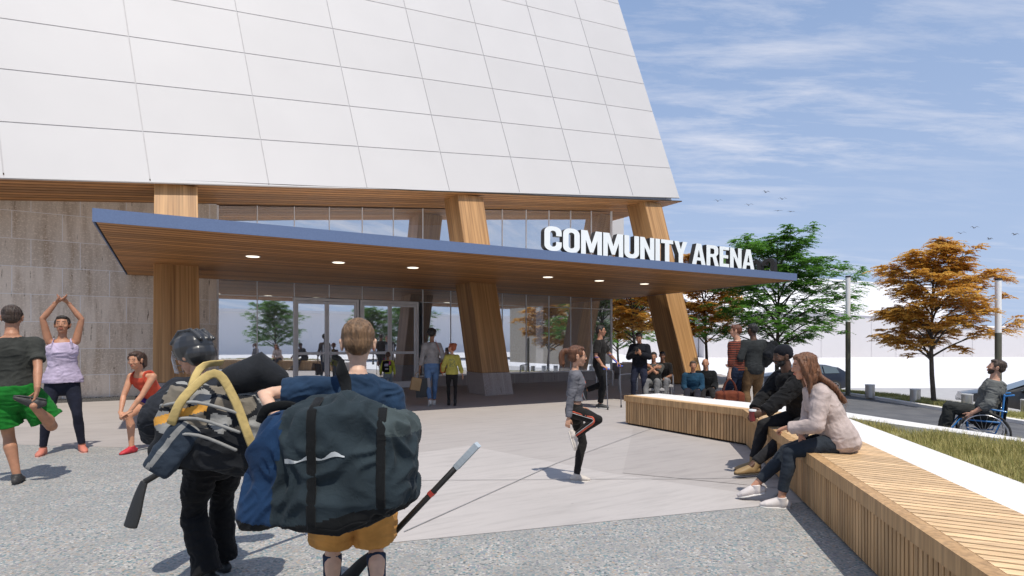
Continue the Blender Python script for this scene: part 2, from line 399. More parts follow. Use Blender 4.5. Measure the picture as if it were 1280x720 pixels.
# paler and darker bands of paving, 4 mm sheets
flat(bm, [(-1.30, 3.94), (-1.9, 4.76), (-1.55, 7.1), (-.6, 7.9), (1.1, 6.2), (2.6, 5.12)], .004, 0)
flat(bm, [(-1.90, 4.80), (-3.97, 7.60), (-7.1, 8.01), (-14, 9.0), (-14, 10.2), (-6, 9.4), (-1.62, 7.2)], .004, 1)
flat(bm, [(1.2, 6.25), (2.0, 9.5), (3.0, 7.9), (2.62, 5.6)], .004, 1)
obj_p = obj('paving_bands', bm, [M_c2, M_c3]); tag(obj_p, kind='structure')
# exposed aggregate, speckled
m, t, p = newmat('exposed_aggregate')
v = objvec(t)
vo = N(t, 'ShaderNodeTexVoronoi'); vo.inputs['Scale'].default_value = 66; t.links.new(v, vo.inputs['Vector'])
cr = N(t, 'ShaderNodeValToRGB'); e = cr.color_ramp; e.interpolation = 'CONSTANT'
cols = [(.0, (.33, .315, .29)), (.18, (.22, .26, .27)), (.32, (.40, .385, .36)), (.48, (.11, .21, .23)), (.57, (.36, .34, .31)), (.70, (.52, .50, .47)), (.79, (.22, .21, .26)), (.87, (.07, .10, .11)), (.93, (.38, .28, .20))]
while len(e.elements) < len(cols): e.elements.new(.5)
for el, (q, c) in zip(e.elements, cols): el.position = q; el.color = c4(c)
sp = N(t, 'ShaderNodeSeparateColor'); t.links.new(vo.outputs['Color'], sp.inputs[0]); t.links.new(sp.outputs[0], cr.inputs[0])
v2 = N(t, 'ShaderNodeTexVoronoi'); v2.feature = 'DISTANCE_TO_EDGE'; v2.inputs['Scale'].default_value = 66; t.links.new(v, v2.inputs['Vector'])
rr = N(t, 'ShaderNodeMapRange'); rr.inputs[1].default_value = 0; rr.inputs[2].default_value = .12; t.links.new(v2.outputs[0], rr.inputs[0])
mm = N(t, 'ShaderNodeMixRGB'); t.links.new(rr.outputs[0], mm.inputs[0]); mm.inputs[1].default_value = (.27, .265, .255, 1); t.links.new(cr.outputs[0], mm.inputs[2])
o2, h2 = noise_mix(t, mm.outputs[0], (.22, .22, .215), 2.2, 6, v, .36, .80, .7)
t.links.new(o2, p.inputs['Base Color']); p.inputs['Roughness'].default_value = .7; bump(t, p, v2.outputs[0], .35, .006)
M_agg = m
bm = bmesh.new()
flat(bm, [A0, A1, A2, A3, (-40, 11), (-40, -30), (5.4, -30), (5.2, -4), (4.9, 1), (3.0, 4.4)], .008)
tag(obj('aggregate_paving', bm, M_agg), kind='structure')
bm = bmesh.new()
def joint(a, b, w=.012, z=.012):
    a = Vector((a[0], a[1], z)); b = Vector((b[0], b[1], z)); d = (b-a).normalized(); s = Vector((-d.y, d.x, 0))*w/2
    vs = [bm.verts.new(q) for q in (a-s, b-s, b+s, a+s)]; bm.faces.new(vs)
def g(px, py): Y = CAMZ*FOC/(py-428); return ((px-640)/FOC*Y, Y)
joint(g(505, 666), g(700, 578)); joint(g(700, 578), g(905, 503)); joint(g(430, 602), g(1000, 598)); joint(g(1000, 598), (3.3, 5.9), .02)
joint(g(985, 600), g(958, 634), .02); 
joint(UW(-9, 12.3, 0), UW(16, 12.3, 0)); joint(UW(3.2, 8.6, 0), UW(3.2, 17, 0)); joint(UW(9.4, 9.5, 0), UW(9.4, 17, 0)); joint(UW(-3.5, 9.5, 0), UW(-3.5, 17, 0))
tag(obj('paving_joints', bm, plain('joint_dark', (.30, .29, .285), .9)), kind='structure')

# ---- arena building -------------------------------------------------------
WW = 17.2; CZ = 3.10
arena = empty('arena_building', UW(8, 16, 0), 0, 'large white panelled arena with leaning timber columns and glass entrance', 'building')
arena_inv = Matrix.Translation(-arena.location)
def part(name, bm, mats, parent=arena, **k):
    o = obj(name, bm, mats, parent, **k)
    if parent is arena: o.matrix_parent_inverse = arena_inv
    return o
fd = (UV+WV*.033+ZV*.0975).normalized(); fe = (-.0876*UV+.274*WV+ZV).normalized()
fd = (fd+fe*.0195).normalized(); fe = (fe-fd*fe.dot(fd)).normalized(); fn = fd.cross(fe)   # fn points to the plaza
F0 = UW(-.25, 14.86, 4.955)
if fn.dot(WV) > 0: fn = -fn
DL, DR = -.11-5*2.44, -.11+7*2.44
bm = bmesh.new()
box(bm, F0+fd*DL-fn*.02, fd*(DR-DL), fe*14.54, -fn*.05, 1)
for k in range(-5, 7):
    for n in range(12):
        a = F0+fd*(-.11+2.44*k+.011)+fe*(1.21*n+(.011 if n else .0)); box(bm, a-fn*.019, fd*2.418, fe*(1.188 if n else 1.199), fn*.019, 0)
# side return and body of the upper volume
box(bm, F0+fd*(DR-.3)-fn*.37, fd*.3, fe*14.5, WV*9, 0)
part('cladding', bm, [M_white, M_seam])
def soff_z(u): return 4.955+.1045*(u+.25)
# soffit of the upper volume: slats run along u
bm = bmesh.new()
def soffit_pt(u, w): return UW(u, w, soff_z(u)+.012)
ws = 15.0; k = 0
def front_w(u): return 14.875+.033*(u+.25)
uL = -12.4; uR = 16.66
n = 22
for i in range(n):
    f0 = i/n; f1 = (i+.80)/n
    pts = []
    for (u, f) in ((uL, f0), (uR, f0), (uR, f1), (uL, f1)):
        w = front_w(u)+(20.5-front_w(u))*f; pts.append(soffit_pt(u, w))
    hexa(bm, pts+[q+ZV*.004 for q in pts], 0)
pts = [soffit_pt(uL, front_w(uL)), soffit_pt(uR, front_w(uR)), soffit_pt(uR, 20.5), soffit_pt(uL, 20.5)]
hexa(bm, [q+ZV*.006 for q in pts]+[q+ZV*.04 for q in pts], 1)
part('upper_soffit', bm, [M_sof, M_gap])
bm = bmesh.new(); q = [F0+fd*DL, F0+fd*DR]
for a, b in ((q[0], q[1]),):
    box(bm, a-fe*.03-fn*.05, b-a, fe*.027, fn*.056, 0)
part('drip_edge', bm, M_white)
# white wing under the far end
bm = bmesh.new(); ubox(bm, 15.5, 22.3, 25, 26, 6.1, 9.6); 
for k in range(3): ubox(bm, 17.0+k*1.9, 17.02+k*1.9, 24.985, 24.999, 6.1, 9.6, 1)
part('side_wing', bm, [M_white, M_seam])
# travertine wall on the left, with pier up to the glazing
bm = bmesh.new()
def wall_to_soffit(bm, u0, u1, w0, w1, z0, mi=0):
    p = [UW(u0, w0, z0), UW(u1, w0, z0), UW(u1, w1, z0), UW(u0, w1, z0), UW(u0, w0, soff_z(u0)+.01), UW(u1, w0, soff_z(u1)+.01), UW(u1, w1, soff_z(u1)+.01), UW(u0, w1, soff_z(u0)+.01)]
    hexa(bm, p, mi)
wall_to_soffit(bm, -12.3, 1.08, WW, WW+.4, 0)
part('stone_wall', bm, M_trav)
bm = bmesh.new(); ubox(bm, -12.3, 1.0, WW-.18, WW, 0, .07)
for i in range(900):
    u = random.uniform(-8, 1.0); w = WW-random.uniform(.02, .17); s = random.uniform(.01, .025)
    cbox(bm, UW(u, w, .07+s*.3), (s, s*1.3, s), random.random()*3)
part('wall_foot_strip', bm, plain('dark_bits', (.10, .095, .09), .95, var=.4, scale=60))  # low dark strip with small scattered blocks along the wall foot
# sill walls
bm = bmesh.new()
ubox(bm, 1.02, 3.0, WW-.03, WW+.25, 0, .30); ubox(bm, 1.02, 3.0, WW-.05, WW+.25, .30, .33); part('sill_wall', bm, M_base)
bm = bmesh.new(); ubox(bm, 6.82, 14.85, WW-.03, WW+.25, 0, .30); ubox(bm, 6.82, 14.87, WW-.05, WW+.25, .30, .33)
part('sill_wall', bm, M_base)
# glazing: each bay a pane
bays = [1.11+i*.974 for i in range(15)]
def pane(u0, u1, z0, z1a, z1b, w=WW+.06):
    bm = bmesh.new(); vs = [bm.verts.new(q) for q in (UW(u0, w, z0), UW(u1, w, z0), UW(u1, w, z1b), UW(u0, w, z1a))]; bm.faces.new(vs)
    return part('glass_pane', bm, M_glass)
for i in range(14):
    u0, u1 = bays[i], bays[i+1]
    a, b = u0+.012, u1-.012
    low = .34
    if 3.0 < (u0+u1)/2 < 6.8: pane(a, b, 2.72, CZ, CZ)
    else: pane(a, b, low, CZ, CZ)
    pane(a, b, CZ+.2, soff_z(a)-.03, soff_z(b)-.03)
bm = bmesh.new()
for i, u in enumerate(bays):
    wd_ = .05 if i in (0,) else .022
    z0 = 2.72 if 3.2 < u < 6.7 else .33
    ubox(bm, u-wd_/2, u+wd_/2, WW+.035, WW+.085, z0, soff_z(u)-.01)
ubox(bm, 1.11, 3.0, WW+.038, WW+.082, 2.69, 2.71); ubox(bm, 6.85, 14.74, WW+.038, WW+.082, 2.69, 2.71)
ubox(bm, 1.1, 3.0, WW+.03, WW+.09, .33, .36); ubox(bm, 6.85, 14.76, WW+.03, WW+.09, .33, .36)
part('mullions', bm, M_alum)
# end return of the glass box
bm = bmesh.new(); vs = [bm.verts.new(q) for q in (UW(14.76, WW+.1, .34), UW(14.76, 22, .34), UW(14.76, 22, 6.4), UW(14.76, WW+.1, 6.4))]; bm.faces.new(vs)
part('glass_pane', bm, M_glass)
bm = bmesh.new(); ubox(bm, 14.73, 14.78, WW+.02, WW+.07, .33, soff_z(14.7)-.01); part('corner_post', bm, M_alum)
# doors: two pairs
for d0 in (3.03, 4.93):
    bm = bmesh.new()
    ubox(bm, d0, d0+.07, WW+.0, WW+.10, 0, 2.62); ubox(bm, d0+1.79, d0+1.86, WW, WW+.10, 0, 2.62); ubox(bm, d0, d0+1.86, WW, WW+.10, 2.62, 2.70)
    fr = part('door_frame', bm, M_alum)
    for s in (0, 1):
        a = d0+.075+s*.86; b = a+.85
        bm = bmesh.new()
        for (x0, x1, z0, z1) in ((a, a+.055, .01, 2.61), (b-.055, b, .01, 2.61), (a+.055, b-.055, 2.53, 2.61), (a+.055, b-.055, .01, .20), (a+.055, b-.055, 1.06, 1.14)):
            ubox(bm, x0, x1, WW+.02, WW+.075, z0, z1)
        dr = part('door', bm, M_alum)
        bm = bmesh.new()
        for z0, z1 in ((.20, 1.06), (1.14, 2.53)):
            vs = [bm.verts.new(q) for q in (UW(a+.055, WW+.05, z0), UW(b-.055, WW+.05, z0), UW(b-.055, WW+.05, z1), UW(a+.055, WW+.05, z1))]; bm.faces.new(vs)
        o = obj('door_glass', bm, M_glass, dr); 
        bm = bmesh.new(); hu = b-.1 if s == 0 else a+.1
        tube(bm, [UW(hu, WW-.01, .85), UW(hu, WW-.01, 1.35)], .012, seg=8); ubox(bm, hu-.006, hu+.006, WW-.01, WW+.02, .9, .915); ubox(bm, hu-.006, hu+.006, WW-.01, WW+.02, 1.28, 1.295)
        obj('door_handle', bm, M_steel, dr, angle=40)
# interior
bm = bmesh.new()
ubox(bm, .9, 15, 23, 23.2, 0, 7.2, 0); ubox(bm, .6, .8, WW+.4, 23, 0, 6, 0)
ubox(bm, .9, 14.7, WW+.3, 23, -.02, .012, 1); ubox(bm, .9, 14.7, WW+.5, 23, 3.1, 3.3, 0)
for u in (4.2, 9.0, 12.6): ubox(bm, u, u+.45, 20.5, 20.9, 0, 3.1, 0)
part('interior', bm, [M_int, plain('interior_floor', (.30, .29, .28), .4)])
# columns
COLS = [(-.29, 'a'), (7.24, 'b'), (14.85, 'c')]
def col_pt(u, w, z, u0): return UW(u, w+.305*z, z)
for u0, nm in COLS:
    bm = bmesh.new(); bw = 13.54; z1 = .60 if nm != 'c' else .02
    zt = soff_z(u0)+.04
    def ring(z, g=0): return [UW(u0-g, bw-g+.305*z, z), UW(u0+.85+g, bw-g+.305*z, z), UW(u0+.85+g, bw+.95+g+.305*z, z), UW(u0-g, bw+.95+g+.305*z, z)]
    hexa(bm, ring(z1)+ring(zt)); bmesh.ops.recalc_face_normals(bm, faces=bm.faces)
    bmesh.ops.bevel(bm, geom=bm.edges[:], offset=.008, segments=1, affect='EDGES')
    c = part('column', bm, M_col)
    if nm == 'c': continue
    bm = bmesh.new(); hexa(bm, ring(0, .012)+ring(z1-.004, .012)); bmesh.ops.recalc_face_normals(bm, faces=bm.faces)
    bmesh.ops.bevel(bm, geom=bm.edges[:], offset=.008, segments=1, affect='EDGES')
    obj('column_base', bm, M_base, c)
# canopy
CA, CB, CC, CD = (-.9, 9.86), (14.62, 9.50), (14.9, WW), (-.9, WW)
bm = bmesh.new()
def cp(fu, fw, z):
    a = Vector(CA).lerp(Vector(CB), fu); d = Vector(CD).lerp(Vector(CC), fu); q = a.lerp(d, fw); return UW(q.x, q.y, z)
ns = 36
for i in range(ns):
    f0, f1 = (i+.10)/ns, (i+.90)/ns
    if i == 0: f0 = .001
    hexa(bm, [cp(.0015, f0, CZ), cp(.9985, f0, CZ), cp(.9985, f1, CZ), cp(.0015, f1, CZ)]+[cp(.0015, f0, CZ+.003), cp(.9985, f0, CZ+.003), cp(.9985, f1, CZ+.003), cp(.0015, f1, CZ+.003)], 0)
hexa(bm, [cp(.001, .001, CZ+.005), cp(.999, .001, CZ+.005), cp(.999, 1, CZ+.005), cp(.001, 1, CZ+.005)]+[cp(.001, .001, CZ+.15), cp(.999, .001, CZ+.15), cp(.999, 1, CZ+.15), cp(.001, 1, CZ+.15)], 1)
canopy = part('canopy', bm, [M_sof, M_gap])
bm = bmesh.new()
o_ = .02
c4_ = [UW(CA[0]-o_, CA[1]-o_, 0), UW(CB[0]+o_, CB[1]-o_, 0), UW(CC[0]+o_, CC[1], 0), UW(CD[0]-o_, CD[1], 0)]
i4_ = [cp(0, 0, 0), cp(1, 0, 0), cp(1, 1, 0), cp(0, 1, 0)]
for a, b in ((0, 1), (1, 2), (3, 0)):
    hexa(bm, [c4_[a]+ZV*(CZ-.005), c4_[b]+ZV*(CZ-.005), i4_[b]+ZV*(CZ-.005), i4_[a]+ZV*(CZ-.005)]+[c4_[a]+ZV*(CZ+.185), c4_[b]+ZV*(CZ+.185), i4_[b]+ZV*(CZ+.185), i4_[a]+ZV*(CZ+.185)])
obj('fascia', bm, M_blue, canopy)
bm = bmesh.new(); hexa(bm, [q+ZV*(CZ+.155) for q in i4_]+[q+ZV*(CZ+.178) for q in i4_]); obj('bounce_roof', bm, plain('bounce_roof', (.62, .60, .57), .8, var=.08), canopy)  # unseen pale canopy top, added to bounce sun up to the upper soffit
m = bpy.data.materials.new('lit_lens'); m.use_nodes = True; pp = m.node_tree.nodes['Principled BSDF']; pp.inputs['Emission Color'].default_value = (1, .90, .72, 1); pp.inputs['Emission Strength'].default_value = 1.6; M_lens = m
for u in (1.4, 3.05, 4.7, 8.36, 10.05, 11.7):
    bm = bmesh.new(); c = UW(u, 12.25, CZ-.006)
    tube(bm, [c+ZV*.02, c], .14, seg=24, ca='f', cb='f'); dl = obj('downlight', bm, M_alum, canopy)
    bm = bmesh.new(); tube(bm, [c-ZV*.001, c-ZV*.006], .12, seg=24, ca='f', cb='f'); obj('lens', bm, M_lens, dl)

# ---- roof-edge signs --------------------------------------------------------
M_lw = plain('letter_white', (.86, .90, .90), .35, var=.01); M_lb = plain('letter_black', (.012, .012, .013), .5)
def arc(cx, cy, r, a0, a1, n=5, ry=None):
    return [(cx+r*math.cos(R(a0+(a1-a0)*k/n)), cy+(ry or r)*math.sin(R(a0+(a1-a0)*k/n))) for k in range(n+1)]
def rrect(x0, y0, x1, y1, r): return arc(x1-r, y1-r, r, 0, 90)+arc(x0+r, y1-r, r, 90, 180)+arc(x0+r, y0+r, r, 180, 270)+arc(x1-r, y0+r, r, 270, 360)
GLYPH = {
 'O': (.58, [rrect(0, 0, .58, 1, .24), rrect(.19, .17, .39, .83, .10)]),
 'C': (.58, [[(.58, .62), (.58, .76)]+arc(.34, .76, .24, 0, 90)+arc(.24, .76, .24, 90, 180)+arc(.24, .24, .24, 180, 270)+arc(.34, .24, .24, 270, 360)+[(.58, .38), (.39, .38)]+arc(.29, .27, .10, 360, 180)+arc(.29, .73, .10, 180, 0)+[(.39, .62)]]),
 'U': (.58, [[(0, 1)]+arc(.24, .24, .24, 180, 270)+arc(.34, .24, .24, 270, 360)+[(.58, 1), (.39, 1)]+arc(.29, .27, .10, 360, 180)+[(.19, 1)]]),
 'N': (.58, [[(0, 0), (0, 1), (.18, 1), (.40, .44), (.40, 1), (.58, 1), (.58, 0), (.41, 0), (.18, .57), (.18, 0)]]),
 'M': (.76, [[(0, 0), (0, 1), (.23, 1), (.38, .45), (.53, 1), (.76, 1), (.76, 0), (.59, 0), (.59, .60), (.44, .08), (.32, .08), (.17, .60), (.17, 0)]]),
 'I': (.19, [[(0, 0), (0, 1), (.19, 1), (.19, 0)]]),
 'T': (.52, [[(.165, 0), (.165, .83), (0, .83), (0, 1), (.52, 1), (.52, .83), (.355, .83), (.355, 0)]]),
 'Y': (.58, [[(.195, 0), (.195, .40), (0, 1), (.20, 1), (.29, .64), (.38, 1), (.58, 1), (.385, .40), (.385, 0)]]),
 'A': (.62, [[(0, 0), (.20, 1), (.42, 1), (.62, 0), (.43, 0), (.40, .19), (.22, .19), (.19, 0)], [(.245, .34), (.375, .34), (.31, .72)]]),
 'R': (.58, [[(0, 0), (0, 1), (.36, 1)]+arc(.38, .82, .18, 90, 0)+[(.56, .60), (.46, .47), (.59, 0), (.40, 0), (.29, .42), (.18, .42), (.18, 0)], [(.18, .57), (.32, .57), (.37, .62), (.37, .79), (.32, .84), (.18, .84)]]),
 'E': (.47, [[(0, 0), (0, 1), (.47, 1), (.47, .84), (.18, .84), (.18, .59), (.42, .59), (.42, .43), (.18, .43), (.18, .16), (.47, .16), (.47, 0)]]),
}
def letters(txt, org, xd, nd, height, total, parent, depth=.13):
    """condensed bold capitals, white face towards nd, black behind"""
    polys = []
    x = 0; items = []
    for ch in txt:
        if ch == ' ': x += .17; continue
        w, loops = GLYPH[ch]
        cu = bpy.data.curves.new('t', 'CURVE'); cu.dimensions = '2D'; cu.fill_mode = 'BOTH'
        for lp in loops:
            sp_ = cu.splines.new('POLY'); sp_.points.add(len(lp)-1); sp_.use_cyclic_u = True
            for k_, (a_, b_) in enumerate(lp): sp_.points[k_].co = (a_, b_, 0, 1)
        to = bpy.data.objects.new('t', cu); COL.objects.link(to)
        dg = bpy.context.evaluated_depsgraph_get(); me = bpy.data.meshes.new_from_object(to.evaluated_get(dg))
        bpy.data.objects.remove(to)
        items.append((me, x, 0, 1)); x += w+.045
    sx = total/x
    for me, ox, y0, y1 in items:
        b = bmesh.new(); b.from_mesh(me); bmesh.ops.remove_doubles(b, verts=b.verts, dist=1e-5)
        bmesh.ops.dissolve_limit(b, angle_limit=.01, verts=b.verts, edges=b.edges)
        sy = height/(y1-y0)
        for v in b.verts:
            v.co = org+xd*((v.co.x+ox)*sx)+ZV*((v.co.y-y0)*sy)+nd*depth
        r = bmesh.ops.extrude_face_region(b, geom=b.faces[:])
        for v in [v for v in r['geom'] if isinstance(v, bmesh.types.BMVert)]: v.co -= nd*depth
        bmesh.ops.recalc_face_normals(b, faces=b.faces); b.normal_update()
        for f in b.faces: f.material_index = 0 if f.normal.dot(nd) > .7 else 1
        obj('letter', b, [M_lw, M_lb], parent)
        bpy.data.meshes.remove(me)
    # low base rail
sg = empty('building_sign', (0, 0, 0), 0, 'white capital letters COMMUNITY ARENA standing on the front edge of the canopy', 'sign')
front_dir = (UW(*CB, 0)-UW(*CA, 0)).normalized()
def on_front(u): return UW(*Vector(CA).lerp(Vector(CB), (u-CA[0])/(CB[0]-CA[0])), CZ+.187)
letters('COMMUNITY ARENA', on_front(6.52)+WV*.12, front_dir, -WV, .50, 6.42, sg)
sg2 = empty('building_sign', (0, 0, 0), 0, 'second row of letters on the canopy\'s right edge, seen from its black back', 'sign')
side_dir = (UW(*CC, 0)-UW(*CB, 0)).normalized()
letters('COMMUNITY ARENA', UW(*CB, CZ+.187)+side_dir*.55-UV*.16, side_dir, UV, .50, 6.2, sg2)
# ============================================================= benches and planter
def inter(p, d, q, e):
    k = ((q[0]-p[0])*e[1]-(q[1]-p[1])*e[0])/(d[0]*e[1]-d[1]*e[0]); return Vector((p[0]+d[0]*k, p[1]+d[1]*k, 0))
Bf0, Bf1 = Vector((1.97, 10.0, 0)), Vector((3.21, 7.92, 0))
dn = Vector((-.2235, -.975, 0)).normalized()      # along the near bench, towards the camera
Bf2 = Bf1+dn*8.2
df = (Bf1-Bf0).normalized()
nf = Vector((-df.y, df.x, 0)); nn = Vector((-dn.y, dn.x, 0))      # towards the planter
if nf.x < 0: nf = -nf
if nn.x < 0: nn = -nn
def off(p0, d0, n0, o0, p1, d1, n1, o1): return inter(p0+n0*o0, d0, p1+n1*o1, d1)
WF, WN = .17, .62
mit_b = off(Bf0, df, nf, WF, Bf1, dn, nn, WN)
TOP = .50
def bench(name, label, p0, p1, n, wid, m0, m1, cross):
    """p0->p1 front line on the ground, m0/m1 back end points; cross: boards across the bench"""
    o = empty(name, p0, 0, label, 'bench'); inv = Matrix.Translation(-Vector(p0))
    d = (p1-p0).normalized(); Ln = (p1-p0).length
    def ad(nm, bm, mat, par=o, **k):
        q = obj(nm, bm, mat, par, **k)
        if par is o: q.matrix_parent_inverse = inv
        return q
    bm = bmesh.new(); hexa(bm, [p0+n*.05, p1+n*.05, m1-n*.02+ZV*0, m0-n*.02]+[q+ZV*(TOP-.012) for q in (p0+n*.05, p1+n*.05, m1-n*.02, m0-n*.02)])
    bmesh.ops.recalc_face_normals(bm, faces=bm.faces); ad('core', bm, M_gap)
    bm = bmesh.new(); k = int(Ln/.052)
    for i in range(k):
        a = p0+d*(i*Ln/k+.006); box(bm, a+ZV*.03, d*(Ln/k-.012), n*.045, ZV*(TOP-.13))
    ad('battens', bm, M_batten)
    # front edge board
    bm = bmesh.new(); e = -.035
    hexa(bm, [p0+n*e+ZV*(TOP-.095), p1+n*e+ZV*(TOP-.095), p1+n*.044+ZV*(TOP-.095), p0+n*.044+ZV*(TOP-.095)]+[q+ZV*TOP for q in (p0+n*e, p1+n*e, p1+n*.044, p0+n*.044)])
    bmesh.ops.recalc_face_normals(bm, faces=bm.faces)
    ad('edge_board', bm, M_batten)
    bm = bmesh.new(); a0, a1 = p0+n*.048, p1+n*.048
    if cross:
        k = int(Ln/.078); d2 = (m1-m0)
        for i in range(k):
            f0 = i/k+.0005; f1 = f0+(.058/.078)/k
            q = [a0.lerp(a1, f0), a0.lerp(a1, f1), m0.lerp(m1, f1), m0.lerp(m1, f0)]
            hexa(bm, [x+ZV*(TOP-.010) for x in q]+[x+ZV*TOP for x in q])
    else:
        hexa(bm, [x+ZV*(TOP-.010) for x in (a0, a1, m1, m0)]+[x+ZV*TOP for x in (a0, a1, m1, m0)])
    bmesh.ops.recalc_face_normals(bm, faces=bm.faces)
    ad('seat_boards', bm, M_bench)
    return o
F0b = Bf0+nf*WF
bench('timber_bench', 'far timber clad bench run with narrow wooden edge ending near the crutch user', Bf0, Bf1, nf, WF, F0b, mit_b, False)
bench('timber_bench', 'near timber bench run with cross boards that the seated couple sit on', Bf1, Bf2, nn, WN, mit_b, Bf2+nn*WN, True)
bm = bmesh.new()
P_ = lambda v: (v.x, v.y)
g1 = .004
inF = F0b+nf*g1; inM = mit_b+Vector((.004, .004, 0)); inN = Bf2+nn*(WN+g1)
outF = Bf0+nf*.80
ledM = off(Bf0, df, nf, .80, Bf1, dn, nn, 1.06)
ledN = Bf2+nn*1.06
gapex = Vector((4.27, 7.05, 0)); ga = Bf1+nn*1.06+dn*((gapex-Bf1).dot(dn)); 
prism(bm, [P_(inF), P_(inM), P_(ga), (4.41, 7.6), P_(outF)], -.3, TOP-.002)
prism(bm, [P_(inM), P_(inN), P_(ledN), P_(ga)], -.3, TOP-.002)
prism(bm, [P_(ga), (4.41, 7.6), (4.97, 5.25), (5.35, 1.0), (5.6, -1.2), (5.42, -1.2), (5.20, 1.0), (4.80, 5.2)], -.6, TOP-.002)
pw = obj('planter_wall', bm, M_conc); tag(pw, 'white concrete planter wall behind the timber benches', 'planter')
bm = bmesh.new(); prism(bm, [P_(ga), P_(ledN), (5.42, -1.15), (5.19, 1.0), (4.79, 5.2)], -.2, .42)
sb = obj('planter_soil', bm, M_soil); tag(sb, kind='structure')
# grass
def grass_mat(name, c1, c2):
    m, t, p = newmat(name); g = N(t, 'ShaderNodeNewGeometry'); cr = N(t, 'ShaderNodeValToRGB')
    cr.color_ramp.elements[0].color = c4(c1); cr.color_ramp.elements[1].color = c4(c2); t.links.new(g.outputs['Random Per Island'], cr.inputs[0]); t.links.new(cr.outputs[0], p.inputs['Base Color'])
    p.inputs['Roughness'].default_value = .7; p.inputs['Specular IOR Level'].default_value = .2
    tr = N(t, 'ShaderNodeBsdfTranslucent'); t.links.new(cr.outputs[0], tr.inputs[0]); mx = N(t, 'ShaderNodeMixShader'); mx.inputs[0].default_value = .35
    t.links.new(p.outputs[0], mx.inputs[1]); t.links.new(tr.outputs[0], mx.inputs[2]); t.links.new(mx.outputs[0], t.nodes['Material Output'].inputs[0])
    return m
M_grass = grass_mat('dry_grass', (.23, .235, .07), (.54, .46, .20))
def blades(bm, x, y, z, h, w, rnd):
    a = rnd.random()*6.283; d = Vector((math.cos(a), math.sin(a), 0)); s = Vector((-d.y, d.x, 0))*w/2; ln = rnd.uniform(.1, .55)*h
    b = Vector((x, y, z)); m_ = b+d*ln*.35+ZV*h*.6; tp = b+d*ln+ZV*h*rnd.uniform(.85, 1)
    v = [bm.verts.new(q) for q in (b-s, b+s, m_+s*.7, m_-s*.7, tp)]
    bm.faces.new((v[0], v[1], v[2], v[3])); bm.faces.new((v[3], v[2], v[4]))
def inpoly(x, y, P):
    c = False
    for i in range(len(P)):
        x1, y1 = P[i]; x2, y2 = P[i-1]
        if (y1 > y) != (y2 > y) and x < (x2-x1)*(y-y1)/(y2-y1)+x1: c = not c
    return c
rnd = random.Random(3)
gp = [P_(ga), P_(ledN+nn*0), (5.42, -1.15), (5.17, 1.0), (4.77, 5.2)]
bm = bmesh.new(); cnt = 0
while cnt < 42000:
    y = rnd.uniform(.3, 7.1); x = rnd.uniform(2.6, 5.4)
    if not inpoly(x, y, gp): continue
    k = noise.noise(Vector((x*2.2, y*2.2, 0)))
    if rnd.random() > .75+k: continue
    blades(bm, x, y, .41, rnd.uniform(.06, .15)*(1+.5*k), .006, rnd); cnt += 1
tag(obj('grass', bm, M_grass), kind='stuff')
M_vgrass = grass_mat('verge_grass', (.28, .29, .09), (.56, .52, .24))
bm = bmesh.new(); cnt = 0
while cnt < 40000:
    y = rnd.uniform(8, 23); k = lerp_tab(sorted((b, a) for a, b in FARC), y); x = k+rnd.uniform(.34, 1.6)
    nn_ = noise.noise(Vector((x*1.1, y*.9, 4)))
    if nn_ < -.08 and rnd.random() < .93: continue
    blades(bm, x, y, hgt(x, y)+.085, rnd.uniform(.05, .14), .009, rnd); cnt += 1
tag(obj('verge_grass', bm, M_vgrass), kind='stuff')

# ============================================================= trees
def leaf_mat(name, cs):
    m, t, p = newmat(name); g = N(t, 'ShaderNodeNewGeometry'); cr = N(t, 'ShaderNodeValToRGB'); e = cr.color_ramp
    while len(e.elements) < len(cs): e.elements.new(.5)
    for i, (el, c) in enumerate(zip(e.elements, cs)): el.position = i/(len(cs)-1); el.color = c4(c)
    t.links.new(g.outputs['Random Per Island'], cr.inputs[0]); t.links.new(cr.outputs[0], p.inputs['Base Color'])
    p.inputs['Roughness'].default_value = .55; p.inputs['Specular IOR Level'].default_value = .3
    tr = N(t, 'ShaderNodeBsdfTranslucent'); t.links.new(cr.outputs[0], tr.inputs[0]); mx = N(t, 'ShaderNodeMixShader'); mx.inputs[0].default_value = .4
    t.links.new(p.outputs[0], mx.inputs[1]); t.links.new(tr.outputs[0], mx.inputs[2]); t.links.new(mx.outputs[0], t.nodes['Material Output'].inputs[0])
    return m
M_lo = leaf_mat('orange_leaves', [(.50, .25, .04), (.72, .42, .08), (.82, .55, .14), (.40, .18, .03)])
M_lg = leaf_mat('green_leaves', [(.06, .17, .025), (.12, .30, .045), (.20, .40, .07), (.08, .21, .03)])
M_bark = wood('bark', (.06, .05, .04), (.12, .10, .085), (14, 14, 3), rough=.9, bmp=.5)
